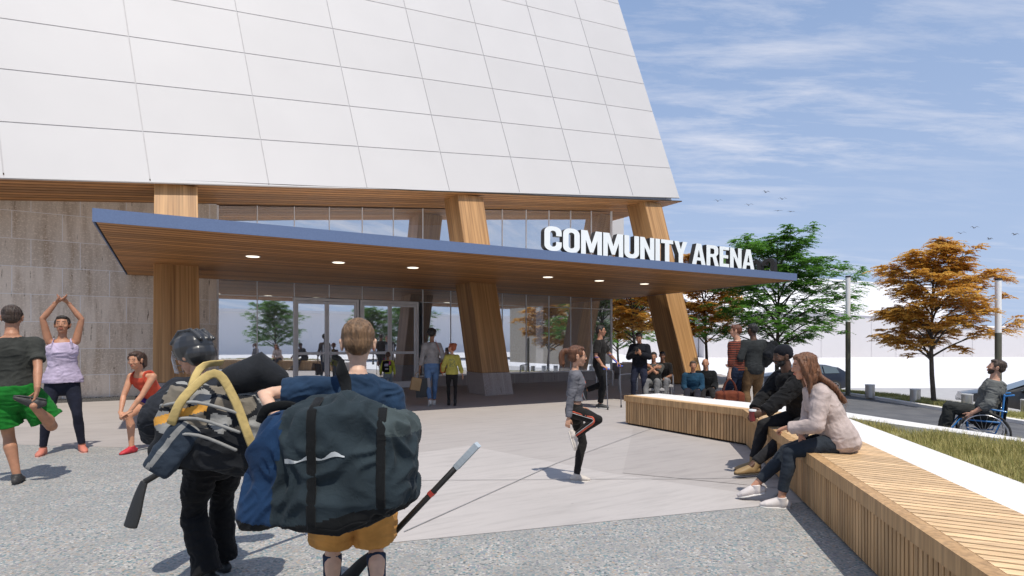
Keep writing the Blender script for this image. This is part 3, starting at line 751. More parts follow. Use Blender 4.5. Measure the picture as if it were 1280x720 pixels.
def make_tree(H, Rad, z0f, seed, mat, leaf=.06, nl=34):
    """returns trunk mesh and crown mesh; layered crown of flat sprays"""
    rnd = random.Random(seed); tb = bmesh.new(); cb = bmesh.new()
    lean = Vector((rnd.uniform(-.05, .05), rnd.uniform(-.05, .05), 0))
    def axis(z): return Vector((math.sin(z*1.3+seed)*.05, math.cos(z*1.1+seed)*.05, z))+lean*z
    tz = [0, .08, .3, H*.2, H*.35, H*.5, H*.65, H*.8, H*.93]
    tr = [.10, .075, .062, .056, .048, .036, .026, .016, .006]
    tube(tb, [axis(z) for z in tz], [r*H/4.6 for r in tr], seg=8)
    ends = []
    # main limbs
    for i in range(nl):
        f = (i+.5)/nl; zs = H*(z0f*.75+ (0.86-z0f*.75)*f**1.15); a = i*2.4+rnd.uniform(-.4, .4)
        zz = (zs/H-z0f*.75)/(1-z0f*.75)
        rr = Rad*(1.0 if zz < .35 else max(.22, 1-(zz-.35)*1.25))*rnd.uniform(.62, 1.10)
        rise = (.30+.55*zz)*rr+rnd.uniform(-.05, .45)
        d = Vector((math.cos(a), math.sin(a), 0)); s = axis(zs)
        pts = catmull([s, s+d*rr*.3+ZV*rise*.45, s+d*rr*.65+ZV*rise*.8, s+d*rr+ZV*rise*.95], 4)
        r0 = .030*H/4.6*(1-.55*zz)
        tube(tb, pts, [r0*(1-k/(len(pts)))+.004 for k in range(len(pts))], seg=6)
        # side branches
        for j in range(8):
            t = .22+.78*(j+rnd.random())/8; p = pts[min(int(t*(len(pts)-1)), len(pts)-1)]
            b = a+(1 if j % 2 else -1)*rnd.uniform(.5, 1.2); l = rr*rnd.uniform(.22, .42)
            e = p+Vector((math.cos(b), math.sin(b), rnd.uniform(-.25, .75)))*l
            tube(tb, [p, p.lerp(e, .5)+ZV*.04, e], [.010, .007, .003], seg=5)
            ends.append((e, b, l)); 
            if rnd.random() < .75: ends.append((p.lerp(e, .5)+ZV*.05, b, l*.8))
        ends.append((pts[-1], a, rr*.3)); ends.append((pts[-4], a, rr*.3))
    for k in range(5):
        q = axis(H*(.86+.03*k)); ends.append((q+Vector((rnd.uniform(-.12, .12), rnd.uniform(-.12, .12), 0)), rnd.random()*6.28, .25))
    # each end carries a fan of drooping compound leaves
    for (e, a, l) in ends:
        size = rnd.uniform(.20, .36)*H/4.6
        for q in range(rnd.randint(7, 10)):
            b = a+rnd.uniform(-1.5, 1.5); ln = size*rnd.uniform(.7, 1.3)
            dd = Vector((math.cos(b), math.sin(b), rnd.uniform(-.05, .35))).normalized(); side = Vector((-dd.y, dd.x, 0)).normalized()
            st = e+Vector((rnd.gauss(0, .07), rnd.gauss(0, .07), rnd.gauss(0, .05)))
            nlv = 13
            for i in range(nlv):
                t = (i+.5)/nlv; c = st+dd*ln*t-ZV*(t*t*ln*.35)
                for sg_ in (-1, 1):
                    lw = leaf*rnd.uniform(.7, 1.25)*(1.1-.5*t); o_ = side*sg_*lw*1.25+dd*lw*.4-ZV*lw*rnd.uniform(-.1, .8)
                    w = dd*lw*.34+Vector((rnd.gauss(0, .2), rnd.gauss(0, .2), rnd.gauss(0, .35)))*lw*.3
                    v = [cb.verts.new(x) for x in (c, c+o_*.5+w, c+o_, c+o_*.5-w)]
                    cb.faces.new(v)
    mt = bpy.data.meshes.new('trunk'); tb.to_mesh(mt); tb.free(); mt.materials.append(M_bark)
    mc = bpy.data.meshes.new('crown'); cb.to_mesh(mc); cb.free(); mc.materials.append(mat)
    for q in mt.polygons: q.use_smooth = True
    return mt, mc
TO = make_tree(4.55, 1.5, .36, 5, M_lo, nl=27); TG = make_tree(5.35, 2.2, .30, 11, M_lg); TO2 = make_tree(4.7, 1.8, .36, 23, M_lo)
def put_tree(tm, x, y, rz, s, label, z=None, name='tree', group=None, mat=None):
    e = empty(name, (x, y, hgt(x, y)-.02 if z is None else z), rz, label, 'tree', group); e.scale = (s, s, s)
    for nm, me in (('trunk', tm[0]), ('crown', tm[1])):
        o = bpy.data.objects.new(nm, me); COL.objects.link(o); o.parent = e
    return e
put_tree(TO, 11.75, 16, 1.0, 1.0, 'orange leaved tree on the verge between the two light poles')
put_tree(TG, 9.25, 20, .4, 1.0, 'tall green leaved tree behind the canopy tip')
put_tree(TO2, 5.85, 27, 2.2, 1.22, 'orange tree beside the glass corner, left of the leaning column', z=-.2)
put_tree(TO, 7.9, 23.5, 3.4, 1.05, 'orange tree partly hidden behind the right leaning column', z=0.0)
put_tree(TG, 6.1, 33, 1.9, .95, 'small green tree behind the orange one at the glass corner', z=-.3)
# trees of the other side of the plaza, which the glass mirrors
bt = [(7, -13, TG, .9, 'green tree across the street, mirrored left in the entrance glass'), (13.5, -9, TG, .8, 'green tree across the street, mirrored over the doors'), (16.5, -9.5, TG, .95, 'green tree across the street, mirrored beside the door frame')]
for u, w, tm, s, lb in bt:
    q = UW(u, w, 0); put_tree(tm, q.x, q.y, u, s, lb, z=-.2)

# ============================================================= planter box, bike racks, lights, bollards
bm = bmesh.new(); q = UW(15.0, 16.9, 0)
ubox(bm, 15.0, 16.2, 17.0, 18.2, 0, .58); ubox(bm, 14.98, 16.22, 16.98, 17.06, .58, .62); ubox(bm, 14.98, 15.06, 17.06, 18.2, .58, .62); ubox(bm, 16.14, 16.22, 17.06, 18.2, .58, .62)
tag(obj('planter_box', bm, M_base), 'square stone planter box at the right end of the glass wall', 'planter')
def rack(x, y, a, lab):
    bm = bmesh.new(); d = Vector((math.cos(a), math.sin(a), 0))*.28; b = Vector((x, y, 0))
    tube(bm, catmull([b-d, b-d+ZV*.4, b-d*.75+ZV*.5, b+d*.75+ZV*.5, b+d+ZV*.4, b+d], 5), .025, seg=8)
    for s in (-1, 1): tube(bm, [b+d*s+ZV*.001, b+d*s+ZV*.012], .06, seg=12, ca='f', cb='f')
    o = obj('bike_rack', bm, M_steel, angle=50); tag(o, lab, 'bike rack', 'bike racks by the glass corner')
rack(3.35, 16.6, .3, 'steel hoop bike rack between the crutch user and the standing man'); rack(3.05, 19.0, .2, 'farther small steel hoop bike rack by the planter box'); rack(4.35, 16.4, .4, 'steel hoop bike rack right of the standing man in black')
def light_pole(x, y, ztop, label):
    z0 = hgt(x, y)+.02; e = empty('light_pole', (x, y, z0), 0, label, 'light pole', 'slim light poles along the verge'); zt = ztop-z0; zm = zt*.615 if x < 12 else zt*.60
    bm = bmesh.new(); tube(bm, [(0, 0, 0), (0, 0, zm)], .072, seg=20, ca='f', cb='f'); tube(bm, [(0, 0, 0), (0, 0, .02)], .12, seg=20, ca='f', cb='f'); obj('pole', bm, plain('bronze_pole', (.12, .115, .085), .45, metal=.3), e, angle=40)
    bm = bmesh.new(); tube(bm, [(0, 0, zm+.002), (0, 0, zt-.05)], .068, seg=20, ca='f', cb='f'); obj('diffuser', bm, plain('opal_white', (.82, .82, .83), .3, var=.01), e, angle=40)
    bm = bmesh.new(); tube(bm, [(0, 0, zt-.048), (0, 0, zt)], .075, seg=20, ca='f', cb='f'); obj('cap', bm, M_black, e, angle=40)
light_pole(10.5, 18, 3.50, 'slim pole with white upper half, left of the orange tree'); light_pole(12.24, 14.5, 3.03, 'slim pole with white upper half behind the wheelchair user')
def bollard(px, Y, label):
    X = (px-640)/720*Y; e = empty('bollard', (X, Y, hgt(X, Y)+.08), 0, label, 'bollard', 'low steel bollards along the verge')
    bm = bmesh.new(); tube(bm, [(0, 0, 0), (0, 0, .36)], .125, seg=24, ca='f', cb='f'); obj('post', bm, M_steel, e, angle=40)
    bm = bmesh.new(); tube(bm, [(0, 0, .362), (0, 0, .385)], .13, seg=24, ca='f', cb='f'); obj('cap', bm, plain('bollard_cap', (.6, .6, .6), .4), e, angle=40)
for px, Y, lb in ((950, 19.8, 'low steel bollard beside the left dark car'), (1087.5, 17, 'low steel bollard right of the near light pole'), (1144, 16, 'low steel bollard just left of the orange tree trunk'), (1209, 15, 'low steel bollard in front of the black car bonnet'), (1284, 14, 'low steel bollard cut by the right picture edge')): bollard(px, Y, lb)

# ============================================================= cars
def car(x, y, z, rz, label, paint, L_=4.4, Hh=1.46, hatch=True):
    e = empty('parked_car', (x, y, z), rz, label, 'car')
    st = L_/4.4
    # side profile stations: x, bottom z, belt z, roof z (belt==roof where no cabin), half width at belt
    S = [(-2.2, .42, .62, .62, .70), (-2.12, .30, .80, .80, .80), (-1.6, .22, .90, .90, .87), (-.95, .20, .96, .97, .89), (-.55, .20, .97, 1.16, .89), (-.05, .20, .97, 1.40, .89), (.5, .20, .97, 1.46, .89), (1.1, .20, .98, 1.43, .89), (1.65, .22, 1.0, 1.30 if hatch else 1.15, .87), (2.05, .30, 1.0, 1.04, .82), (2.2, .42, .92, .92, .74)]
    bm = bmesh.new(); rings = []
    for (sx, zb, zt, zr, hw) in S:
        sx *= st; cab = zr-zt > .03; rw = hw-.06-.42*(zr-zt) if cab else hw-.08
        half = [(hw-.06, zb), (hw+.01, zb+.15), (hw+.02, (zb+zt)/2), (hw, zt), (rw+.05, zr-.03 if cab else zt+.005), (rw-.1, zr+(.0 if cab else .02))]
        rings.append([bm.verts.new((sx, yy, zz_)) for yy, zz_ in half]+[bm.verts.new((sx, -yy, zz_)) for yy, zz_ in reversed(half)])
    for A, B in zip(rings, rings[1:]):
        for k in range(11): bm.faces.new((A[k], A[k+1], B[k+1], B[k]))
        bm.faces.new((A[11], A[0], B[0], B[11]))
    bm.faces.new(rings[0]); bm.faces.new(rings[-1][::-1]); bmesh.ops.recalc_face_normals(bm, faces=bm.faces)
    body = obj('body', bm, paint, e, angle=35)
    def quad(nm, pts, mat, dpt=.0):
        b = bmesh.new(); b.faces.new([b.verts.new(q) for q in pts]); r = bmesh.ops.extrude_face_region(b, geom=b.faces[:])
        n = (Vector(pts[1])-Vector(pts[0])).cross(Vector(pts[2])-Vector(pts[0])).normalized()
        for v in [v for v in r['geom'] if isinstance(v, bmesh.types.BMVert)]: v.co += n*.012
        bmesh.ops.recalc_face_normals(b, faces=b.faces); return obj(nm, b, mat, body)
    for s in (-1, 1):
        yb, yr = .895*s, .755*s
        for a in ([(-.62, yb, 1.0), (.02, yb, 1.0), (.05, yr+.015*s, 1.35), (-.2, .80*s, 1.27)], [(.08, yb, 1.0), (.85, yb, 1.0), (.80, yr, 1.40), (.10, yr+.01*s, 1.37)], [(.91, yb, 1.0), (1.62, .88*s, 1.02), (1.5, .76*s, 1.31), (.87, yr, 1.39)]):
            a = [(p[0]*st, p[1], p[2]) for p in a]; quad('side_window', a if s < 0 else a[::-1], M_carglass)
        for wx in (-1.38, 1.38):
            b = bmesh.new(); tube(b, [(wx*st, s*.72, .33), (wx*st, s*.915, .33)], .33, seg=28, ca='f', cb='f'); w = obj('wheel', b, plain('tyre', (.03, .03, .03), .8), e, angle=40)
            b = bmesh.new()
            tube(b, [(wx*st, s*.90, .33), (wx*st, s*.925, .33)], .07, seg=12, ca='f', cb='f')
            for k in range(7):
                an = k*math.tau/7; bar(b, (wx*st, s*.92, .33), (wx*st+math.cos(an)*.22, s*.92, .33+math.sin(an)*.22), .045, .02, (0, 1, 0))
            for k in range(28):
                a0, a1 = k*math.tau/28, (k+1)*math.tau/28; bar(b, (wx*st+math.cos(a0)*.225, s*.92, .33+math.sin(a0)*.225), (wx*st+math.cos(a1)*.225, s*.92, .33+math.sin(a1)*.225), .02, .025, (0, 1, 0))
            obj('rim', b, M_steel, w)
        b = bmesh.new(); ell(b, (-2.08*st, s*.66, .72), (.09, .16, .07)); obj('headlight', b, plain('lamp_clear', (.7, .72, .75), .1), body, smooth=True)
        b = bmesh.new(); ell(b, (2.13*st, s*.70, .86), (.07, .12, .08)); obj('tail_light', b, plain('lamp_red', (.5, .03, .03), .15), body, smooth=True)
        b = bmesh.new(); ell(b, (-.5*st, s*.99, 1.02), (.07, .10, .06)); obj('mirror', b, paint, body, smooth=True)
    quad('windscreen', [(-.93*st, -.76, 1.0), (-.93*st, .76, 1.0), (-.10*st, .62, 1.395), (-.10*st, -.62, 1.395)][::-1], M_carglass)
    quad('rear_window', [(1.66*st, -.62, 1.30), (1.66*st, .62, 1.30), (2.02*st, .70, 1.06), (2.02*st, -.70, 1.06)][::-1], M_carglass)
    b = bmesh.new(); cbox(b, (-2.19*st, 0, .45), (.03, .9, .16)); obj('grille', b, M_black, body)
    return e
M_cb = plain('car_blue', (.012, .018, .035), .35, var=.05, coat=.3); M_ck = plain('car_black', (.015, .015, .016), .3, var=.05, coat=.35)
car(14.9, 30, -1.15, R(-4), 'dark blue estate car parked behind the seated couple', M_cb, 4.5)
car(19.6, 21.5, -1.36, R(-30), 'black car at the right edge behind the wheelchair user', M_ck, 4.7)

# ============================================================= far white buildings (massing)
def mass(name, label, x0, x1, y, d, z1, gable=0, seams=4, zl=None, wm=None):
    e = empty('building', (x0, y, -1.5), 0, label, 'building'); bm = bmesh.new()
    zl = z1 if zl is None else zl; w = x1-x0
    hexa(bm, [(0, 0, 0), (w, 0, 0), (w, d, 0), (0, d, 0), (0, 0, zl+1.5), (w, 0, z1+1.5), (w, d, z1+1.5), (0, d, zl+1.5)])
    for k in range(1, seams): 
        xx = w*k/seams; hexa(bm, [(xx, -.06, 0), (xx+.10, -.06, 0), (xx+.10, -.01, 0), (xx, -.01, 0)]+[(xx, -.06, zl+(z1-zl)*k/seams+1.4), (xx+.10, -.06, zl+(z1-zl)*k/seams+1.4), (xx+.10, -.01, zl+(z1-zl)*k/seams+1.4), (xx, -.01, zl+(z1-zl)*k/seams+1.4)])
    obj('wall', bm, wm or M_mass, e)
    bm = bmesh.new()
    if gable:
        v = [(-.3, -.3, zl+1.5), (w+.3, -.3, z1+1.5), (w+.3, d, z1+1.5), (-.3, d, zl+1.5), (-.3, d*.5, zl+1.5+gable), (w+.3, d*.5, z1+1.5+gable*.8)]
        V = [bm.verts.new((a, b, c+.03)) for a, b, c in v]
        for f in ((0, 1, 5, 4), (2, 3, 4, 5), (0, 4, 3), (1, 2, 5), (0, 3, 2, 1)): bm.faces.new([V[i] for i in f])
    else:
        hexa(bm, [(-.2, -.2, zl+1.51), (w+.2, -.2, z1+1.51), (w+.2, d, z1+1.51), (-.2, d, zl+1.51), (-.2, -.2, zl+1.9), (w+.2, -.2, z1+1.9), (w+.2, d, z1+1.9), (-.2, d, zl+1.9)])
    bmesh.ops.recalc_face_normals(bm, faces=bm.faces)
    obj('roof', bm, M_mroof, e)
D = 110
def fx(px, Y=D): return (px-640)/720*Y
def fz(py, Y=D): return CAMZ-(py-428)/720*Y
mass('b', 'long pale building mass under a white pitched roof behind the trees', fx(880), fx(1063), D, 40, fz(391), 7, 5, fz(393))
mass('b', 'tall white building mass with sloping roof between pole and orange tree', fx(1066), fx(1160), D+2, 40, fz(398), 0, 3, fz(393))
mass('b', 'big white sloping roofed hall rising behind the green tree', fx(985, 160), fx(1185, 160), 160, 50, fz(361, 160), 0, 4, fz(347, 160), wm=M_mroof)
mass('b', 'low long pale building mass at the right behind the second pole', fx(1161), fx(1500), D+4, 40, fz(408), 0, 9, fz(410))
mass('b', 'pale low building mass seen left between glass corner and column', fx(690), fx(879), D+3, 40, fz(404), 4, 6, fz(404))

# street building behind the camera, mirrored in the glass
e = empty('street_building', UW(-30, -60, -.3), math.atan2(.511, .859), 'pale street building across the road, seen only mirrored', 'building')
bm = bmesh.new(); cbox(bm, (40, 0, 3), (110, 12, 6)); obj('wall', bm, M_mroof, e)
bm = bmesh.new(); cbox(bm, (40, 0, 6.2), (111, 13, .4)); obj('roof', bm, M_mroof, e)
e = empty('shop_building', UW(24.5, -3, -.2), math.atan2(.511, .859), 'beige shop with striped awning across the street, mirrored by the doors', 'building')
bm = bmesh.new(); cbox(bm, (3, 0, 4), (6, 8, 8)); obj('wall', bm, plain('beige_render', (.50, .44, .36), .8), e)
bm = bmesh.new()
for k in range(14):
    x = .3+k*.4; hexa(bm, [(x, 5.2, 2.5), (x+.4, 5.2, 2.5), (x+.4, 5.25, 2.5), (x, 5.25, 2.5), (x, 4.0, 3.3), (x+.4, 4.0, 3.3), (x+.4, 4.05, 3.3), (x, 4.05, 3.3)], k % 2)
obj('awning', bm, [plain('awning_cream', (.7, .63, .45), .8), plain('awning_tan', (.45, .36, .22), .8)], e)
for k in range(3):
    bm = bmesh.new(); cbox(bm, (1.1+k*1.9, 4.01, 5.6), (1.0, .06, 1.5)); obj('window', bm, M_carglass, e)

# ============================================================= birds
def bird(px, py, Y, s, fl, label):
    c = PX(px, py, Y); bm = bmesh.new(); tube(bm, [(-.5*s, 0, 0), (-.2*s, 0, .03*s), (.25*s, 0, .02*s), (.5*s, 0, 0)], [.01*s, .09*s, .08*s, .01*s], seg=8)
    for q in (-1, 1):
        p = [(0, q*.05*s, .02*s), (.05*s, q*.55*s, fl*.42*s), (-.10*s, q*1.1*s, fl*.18*s-.05*s)]; wd__ = [.17*s, .14*s, .02*s]
        tube(bm, p, [(a, .02*s) for a in wd__], ref=(0, 0, 1), seg=8)
    o = obj('bird', bm, plain('bird_grey', (.10, .11, .13), .8), smooth=True); o.location = c; o.rotation_euler = (0, 0, R(70+px % 40)); tag(o, label, 'bird', 'birds gliding in the sky')
B = [(897.5, 251.5, 1, 'bird farthest left of the flock right of the arena roof'), (936, 256.5, .9, 'bird just right of the leftmost one in the left flock'), (957.5, 240.5, 1, 'highest bird of the left flock'), (978, 249, .9, 'bird at the upper right of the left flock'), (972.5, 263.5, .2, 'low flying bird with flat wings in the left flock'), (988.5, 264.5, .3, 'rightmost bird of the left flock, wings flat'),
     (1201, 292, 1, 'bird above left of the orange tree top right side'), (1218, 285, 1, 'highest bird of the right flock'), (1192, 305.5, .3, 'lowest left bird of the right flock'), (1205, 304.5, .2, 'flat winged bird low in the right flock'), (1237, 299, .9, 'bird right of the highest one in the right flock'), (1268.5, 293.5, 1, 'rightmost bird near the picture edge')]
for i, (a, b, f, lb) in enumerate(B): bird(a, b, 60, .42, f, lb)
# ============================================================= people
def X3(z, y):
    """matrix with columns x, y, z from z (up) and rough forward y"""
    z = Vector(z).normalized(); y = Vector(y); y = (y-z*y.dot(z)).normalized(); x = y.cross(z)
    return Matrix((x, y, z)).transposed()
def ik(a, t, l1, l2, pole):
    a, t, pole = Vector(a), Vector(t), Vector(pole); d = t-a; L_ = d.length; mx_ = (l1+l2)*.998
    if L_ > mx_: t = a+d*(mx_/L_); d = t-a; L_ = mx_
    u = d.normalized(); p = pole-u*pole.dot(u)
    if p.length < 1e-4: p = Vector((0, 1, 0))-u*u.y
    p.normalize(); x = (l1*l1-l2*l2+L_*L_)/(2*L_); h = math.sqrt(max(0, l1*l1-x*x))
    return a+u*x+p*h, t
SK = {}
def skin(c):
    k = 'skin_%02x%02x%02x' % tuple(int(255*x) for x in c)
    if k in MC: return MC[k]
    m, t, p = newmat(k); o, h = noise_mix(t, tuple(x*.86 for x in c), tuple(min(1, x*1.1) for x in c), 14, 6, objvec(t))
    t.links.new(o, p.inputs['Base Color']); p.inputs['Roughness'].default_value = .5; p.inputs['Subsurface Weight'].default_value = .12; p.inputs['Subsurface Radius'].default_value = (.9, .35, .2); p.inputs['Subsurface Scale'].default_value = .012
    p.inputs['Specular IOR Level'].default_value = .35
    n = N(t, 'ShaderNodeTexNoise'); n.inputs['Scale'].default_value = 120; t.links.new(objvec(t), n.inputs['Vector']); bump(t, p, n.outputs[0], .06, .004)
    MC[k] = m; return m
def hairm(c):
    k = 'hair_%02x%02x%02x' % tuple(int(255*x) for x in c)
    if k in MC: return MC[k]
    m, t, p = newmat(k); o, h = noise_mix(t, tuple(x*.55 for x in c), tuple(min(1, x*1.25) for x in c), 1, 5, objvec(t, (70, 70, 9)))
    t.links.new(o, p.inputs['Base Color']); p.inputs['Roughness'].default_value = .5; bump(t, p, h, .9, .02); MC[k] = m; return m
M_eye = plain('eye_white', (.30, .26, .24), .25); M_iris = plain('iris', (.05, .03, .02), .15); M_lipd = {}
def hand(bm, w, d, n, side, curl=.35, spread=.12, s=1.0, grip=False):
    """w wrist, d along the hand, n palm normal, side +1 right / -1 left"""
    d = Vector(d).normalized(); n = Vector(n); n = (n-d*n.dot(d)).normalized(); th = d.cross(n)*side
    M = lambda a, b, c: w+d*a*s+th*b*s+n*c*s
    tube(bm, [M(-.03, 0, 0), M(.01, 0, 0), M(.05, .002, .002), M(.088, .0, .004)], [(.026*s, .020*s), (.030*s, .018*s), (.040*s, .017*s), (.040*s, .014*s)], ref=n, seg=12)
    for i, (o, L_) in enumerate(((.030, .072), (.010, .080), (-.011, .074), (-.030, .058))):
        a = M(.080, o, .004); c = curl*(1+.12*i); p = [a]; ang = c*.45; dd = d*math.cos(ang)+n*math.sin(ang)+th*o*spread*8
        for k, f in enumerate((.45, .32, .23)):
            p.append(p[-1]+dd.normalized()*L_*f*s*1.05); ang += c*1.15; dd = d*math.cos(ang)+n*math.sin(ang)+th*o*spread*8*math.cos(ang)
        tube(bm, p, [.0098*s, .0092*s, .0082*s, .0066*s], seg=8)
    a = M(.012, .022, .004); dd = (d*.62+th*.70+n*(.30+.4*curl)).normalized(); p1 = a+dd*.036*s; d2 = (d*.85+th*.35+n*(.25+.6*curl)).normalized(); p2 = p1+d2*.030*s; p3 = p2+(d2+n*curl*.5-th*.15*curl).normalized()*.026*s
    tube(bm, [a, p1, p2, p3], [.016*s, .0125*s, .0105*s, .008*s], seg=8)
def fold(me, amp=.006, sc_=5.0, seed=0, keep=None):
    off_ = Vector((seed*3.1, seed*1.7, seed))
    n0 = [v.normal.copy() for v in me.vertices]
    for v, n in zip(me.vertices, n0):
        c = v.co; a = noise.noise(Vector((c.x*sc_, c.y*sc_, c.z*sc_*1.6))+off_); b = abs(noise.noise(Vector((c.x*sc_*2.2+3*a, c.y*sc_*2.2, c.z*sc_*3.6))+off_))
        v.co = c+n*(amp*a*1.2-amp*b*1.3+amp*.25)
LEGL, SHL = .425, .425
def person(label, loc, heading, H, pose, skin_c=(.55, .33, .22), hair=None, top=None, bottom=None, shoes=None, fem=False, child=False, near=1, face=True, extras=None, group=None, seed=1, beard=None, socks=None, glasses=False):
    """pose in local metres of a 1.75 m body, +Y forward, +X the person's right"""
    S = H/1.75; root = empty('person', loc, R(heading), label, 'person', group)
    if not isinstance(loc, Vector): loc = Vector(loc)
    RM = Matrix.Rotation(R(heading), 3, 'Z')
    def loc_(p):
        if isinstance(p, tuple) and len(p) == 2 and p[0] == 'w': return (RM.inverted() @ (Vector(p[1])-loc))/S
        return Vector(p)
    vb, vh, vd, vc = {2: (.0075, .0042, .0036, .0075), 1: (.010, .0058, .0048, .010), 0: (.014, .009, .0065, .013)}[near]
    hw = 1.14 if child else 1.0          # head is relatively larger on a child
    P = loc_(pose.get('pelvis', (0, 0, .92)))
    l0, l1 = pose.get('lean', (0, 0)); sl_ = pose.get('side', 0); yaw = R(pose.get('yaw', 0))
    # spine
    pts = []; q = P.copy(); nst = 12; TL = .53
    for k in range(nst+1):
        t = k/nst; a = R(l0+(l1-l0)*min(1, t*1.25)); b = R(sl_*t)
        d = Vector((math.sin(b), math.sin(a)*math.cos(b), math.cos(a)*math.cos(b))); pts.append((q.copy(), d)); q = q+d*TL/nst
    def sp(t):
        k = max(0, min(nst-1e-6, t/TL*nst)); i = int(k); f = k-i
        return pts[i][0].lerp(pts[i+1][0], f)+ (pts[0][1]*t if t < 0 else Vector((0, 0, 0))), pts[i][1].lerp(pts[i+1][1], f).normalized()
    cx = Vector((math.cos(yaw), math.sin(yaw), 0))
    def frame(t):
        p, d = sp(t); w = yaw*max(0, min(1, t/.4)); x = Vector((math.cos(w), math.sin(w), 0)); y = d.cross(x).normalized(); x = y.cross(d).normalized(); return p, x, y, d
    SHW = (.158 if fem else .180)*(.93 if child else 1); HPW = .088
    # torso rings t, half width, half depth, forward offset
    if fem: TR = [(-.10, .11, .085, 0), (-.04, .160, .112, -.005), (.03, .168, .112, -.005), (.10, .150, .098, .0), (.19, .122, .086, .004), (.28, .132, .094, .008), (.355, .146, .108, .018), (.43, .142, .088, .004), (.49, .105, .066, -.004), (.53, .055, .050, -.008)]
    else: TR = [(-.10, .105, .09, 0), (-.04, .150, .112, -.005), (.03, .156, .112, 0), (.10, .150, .105, .004), (.19, .146, .102, .006), (.28, .158, .108, .008), (.36, .172, .116, .008), (.43, .168, .100, 0), (.49, .120, .074, -.006), (.53, .060, .056, -.010)]
    if child: TR = [(t, a*.90, b*.92, o) for t, a, b, o in TR]
    bulk = pose.get('bulk', 1.0)
    def torso(bm, g, t0=-1, t1=9, cap='r', flare=0, caps='r'):
        pp, rr = [], []; ref = None
        for t, a, b, o in TR:
            if t < t0-.03 or t > t1+.03: continue
            tt = min(max(t, t0), t1); p, x, y, d = frame(tt); pp.append(p+y*o); fl = flare*max(0, (.25-tt))/.3; rr.append((a*bulk+g+fl, b*bulk+g+fl)); 
        # ring frames follow the chest
        base = frame(.25); tube(bm, pp, rr, ref=base[2], ca=cap, cb=caps, seg=20)
    # head
    nb, nx, ny, nd = frame(.52); hy, hp = R(pose.get('head', (0, 0))[0]), R(pose.get('head', (0, 0))[1]); hr = R(pose.get('tilt', 0))
    hf = Vector((-math.sin(hy)*math.cos(hp), math.cos(hy)*math.cos(hp), -math.sin(hp))); hup0 = Vector((math.sin(hr), 0, math.cos(hr)))
    HM = X3(hup0-hf*hup0.dot(hf), hf)
    neckd = (nd*.6+HM.col[2]*.6+HM.col[1]*.10).normalized(); hc = nb+neckd*(.075 if not child else .055)+HM.col[2]*.105*hw+HM.col[1]*.014
    def HP(x, y, z): return hc+HM @ Vector((x*hw, y*hw, z*hw))
    def HE(bm, c, r): ell(bm, HP(*c), tuple(v*hw for v in r), HM, 16, 10)
    J = {'head': hc, 'HM': HM}
    # arms
    arms = {}
    for sd, nm in ((1, 'R'), (-1, 'L')):
        p, x, y, d = frame(.445); sh = p+x*sd*SHW-y*.005+Vector(pose.get('sh'+nm, (0, 0, 0)))
        h = pose.get('hand'+nm, {}); tg = loc_(h.get('p', (sd*.26, .02, .88))); pole = Vector(h.get('pole', (sd*.25, -1, 0)))
        el, wr = ik(sh, tg, .285*pose.get('arml', 1), .25*pose.get('arml', 1), pole)
        arms[nm] = (sh, el, wr, h.get('d'), h.get('n'), h.get('curl', .4))
    J['arms'] = arms
    legs = {}
    for sd, nm in ((1, 'R'), (-1, 'L')):
        f = pose.get('foot'+nm, {}); hip = P+Vector((sd*HPW, 0, -.01)); tg = loc_(f.get('p', (sd*.10, 0, .085)))
        kn, an = ik(hip, tg, LEGL, SHL, f.get('pole', (sd*.12, 1, 0)))
        fy, fp = f.get('dir', (0, 0)); fy, fp = R(fy), R(fp); fd_ = Vector((-math.sin(fy)*math.cos(fp), math.cos(fy)*math.cos(fp), -math.sin(fp)))
        if 'd' in f: fd_ = Vector(f['d']).normalized()
        up = Vector(f['up']) if 'up' in f else Vector((0, 0, 1))
        FM = X3(up-fd_*up.dot(fd_), fd_) if abs(up.normalized().dot(fd_)) < .98 else X3(Vector((0, -1, 0)), fd_)
        legs[nm] = (hip, kn, an, FM)
    J['legs'] = legs
    # ------------------------------------------------ body
    bm = bmesh.new(); k = (.93 if fem else 1.0)*(.86 if child else 1)
    torso(bm, -.004)
    for nm, sd in (('R', 1), ('L', -1)):
        sh, el, wr, hd, hn, cu = arms[nm]; m1 = sh.lerp(el, .35); m2 = el.lerp(wr, .3)
        p, x, y, d = frame(.44); tube(bm, [p+x*sd*.05, sh], [.052*k, .050*k], seg=12)
        tube(bm, [sh, m1, el.lerp(sh, .12), el, m2, wr], [.052*k, .046*k, .038*k, .036*k, .038*k, .0235*k], seg=12)
        hip, kn, an, FM = legs[nm]; ax = (an-kn).normalized(); back = -(FM.col[1]-ax*FM.col[1].dot(ax)); back = back.normalized() if back.length > .1 else Vector((0, 0, 0))
        tube(bm, [hip, hip.lerp(kn, .25), hip.lerp(kn, .6), kn.lerp(hip, .1), kn], [.088*k, .084*k, .068*k, .054*k, .052*k], seg=14)
        tube(bm, [kn, kn.lerp(an, .12), kn.lerp(an, .32)+back*.016, kn.lerp(an, .65)+back*.006, an, an-ZV*0+(an-kn).normalized()*.02], [.052*k, .048*k, .056*k, .042*k, .033*k, .034*k], seg=14)
        # foot inside the shoe
        tube(bm, [an-FM.col[2]*.035-FM.col[1]*.03, an-FM.col[2]*.045+FM.col[1]*.06, an-FM.col[2]*.055+FM.col[1]*.14], [.032, .032, .024], seg=10)
    tube(bm, [nb-nd*.03, nb.lerp(hc, .45), hc-HM.col[1]*.01*hw-HM.col[2]*.03*hw], [.060*k if not fem else .052*k, .054*k if not fem else .047*k, .050*k*hw], seg=14)
    me = remesh(bm, vb, 2)
    out = bmesh.new(); out.from_mesh(me); bpy.data.meshes.remove(me)
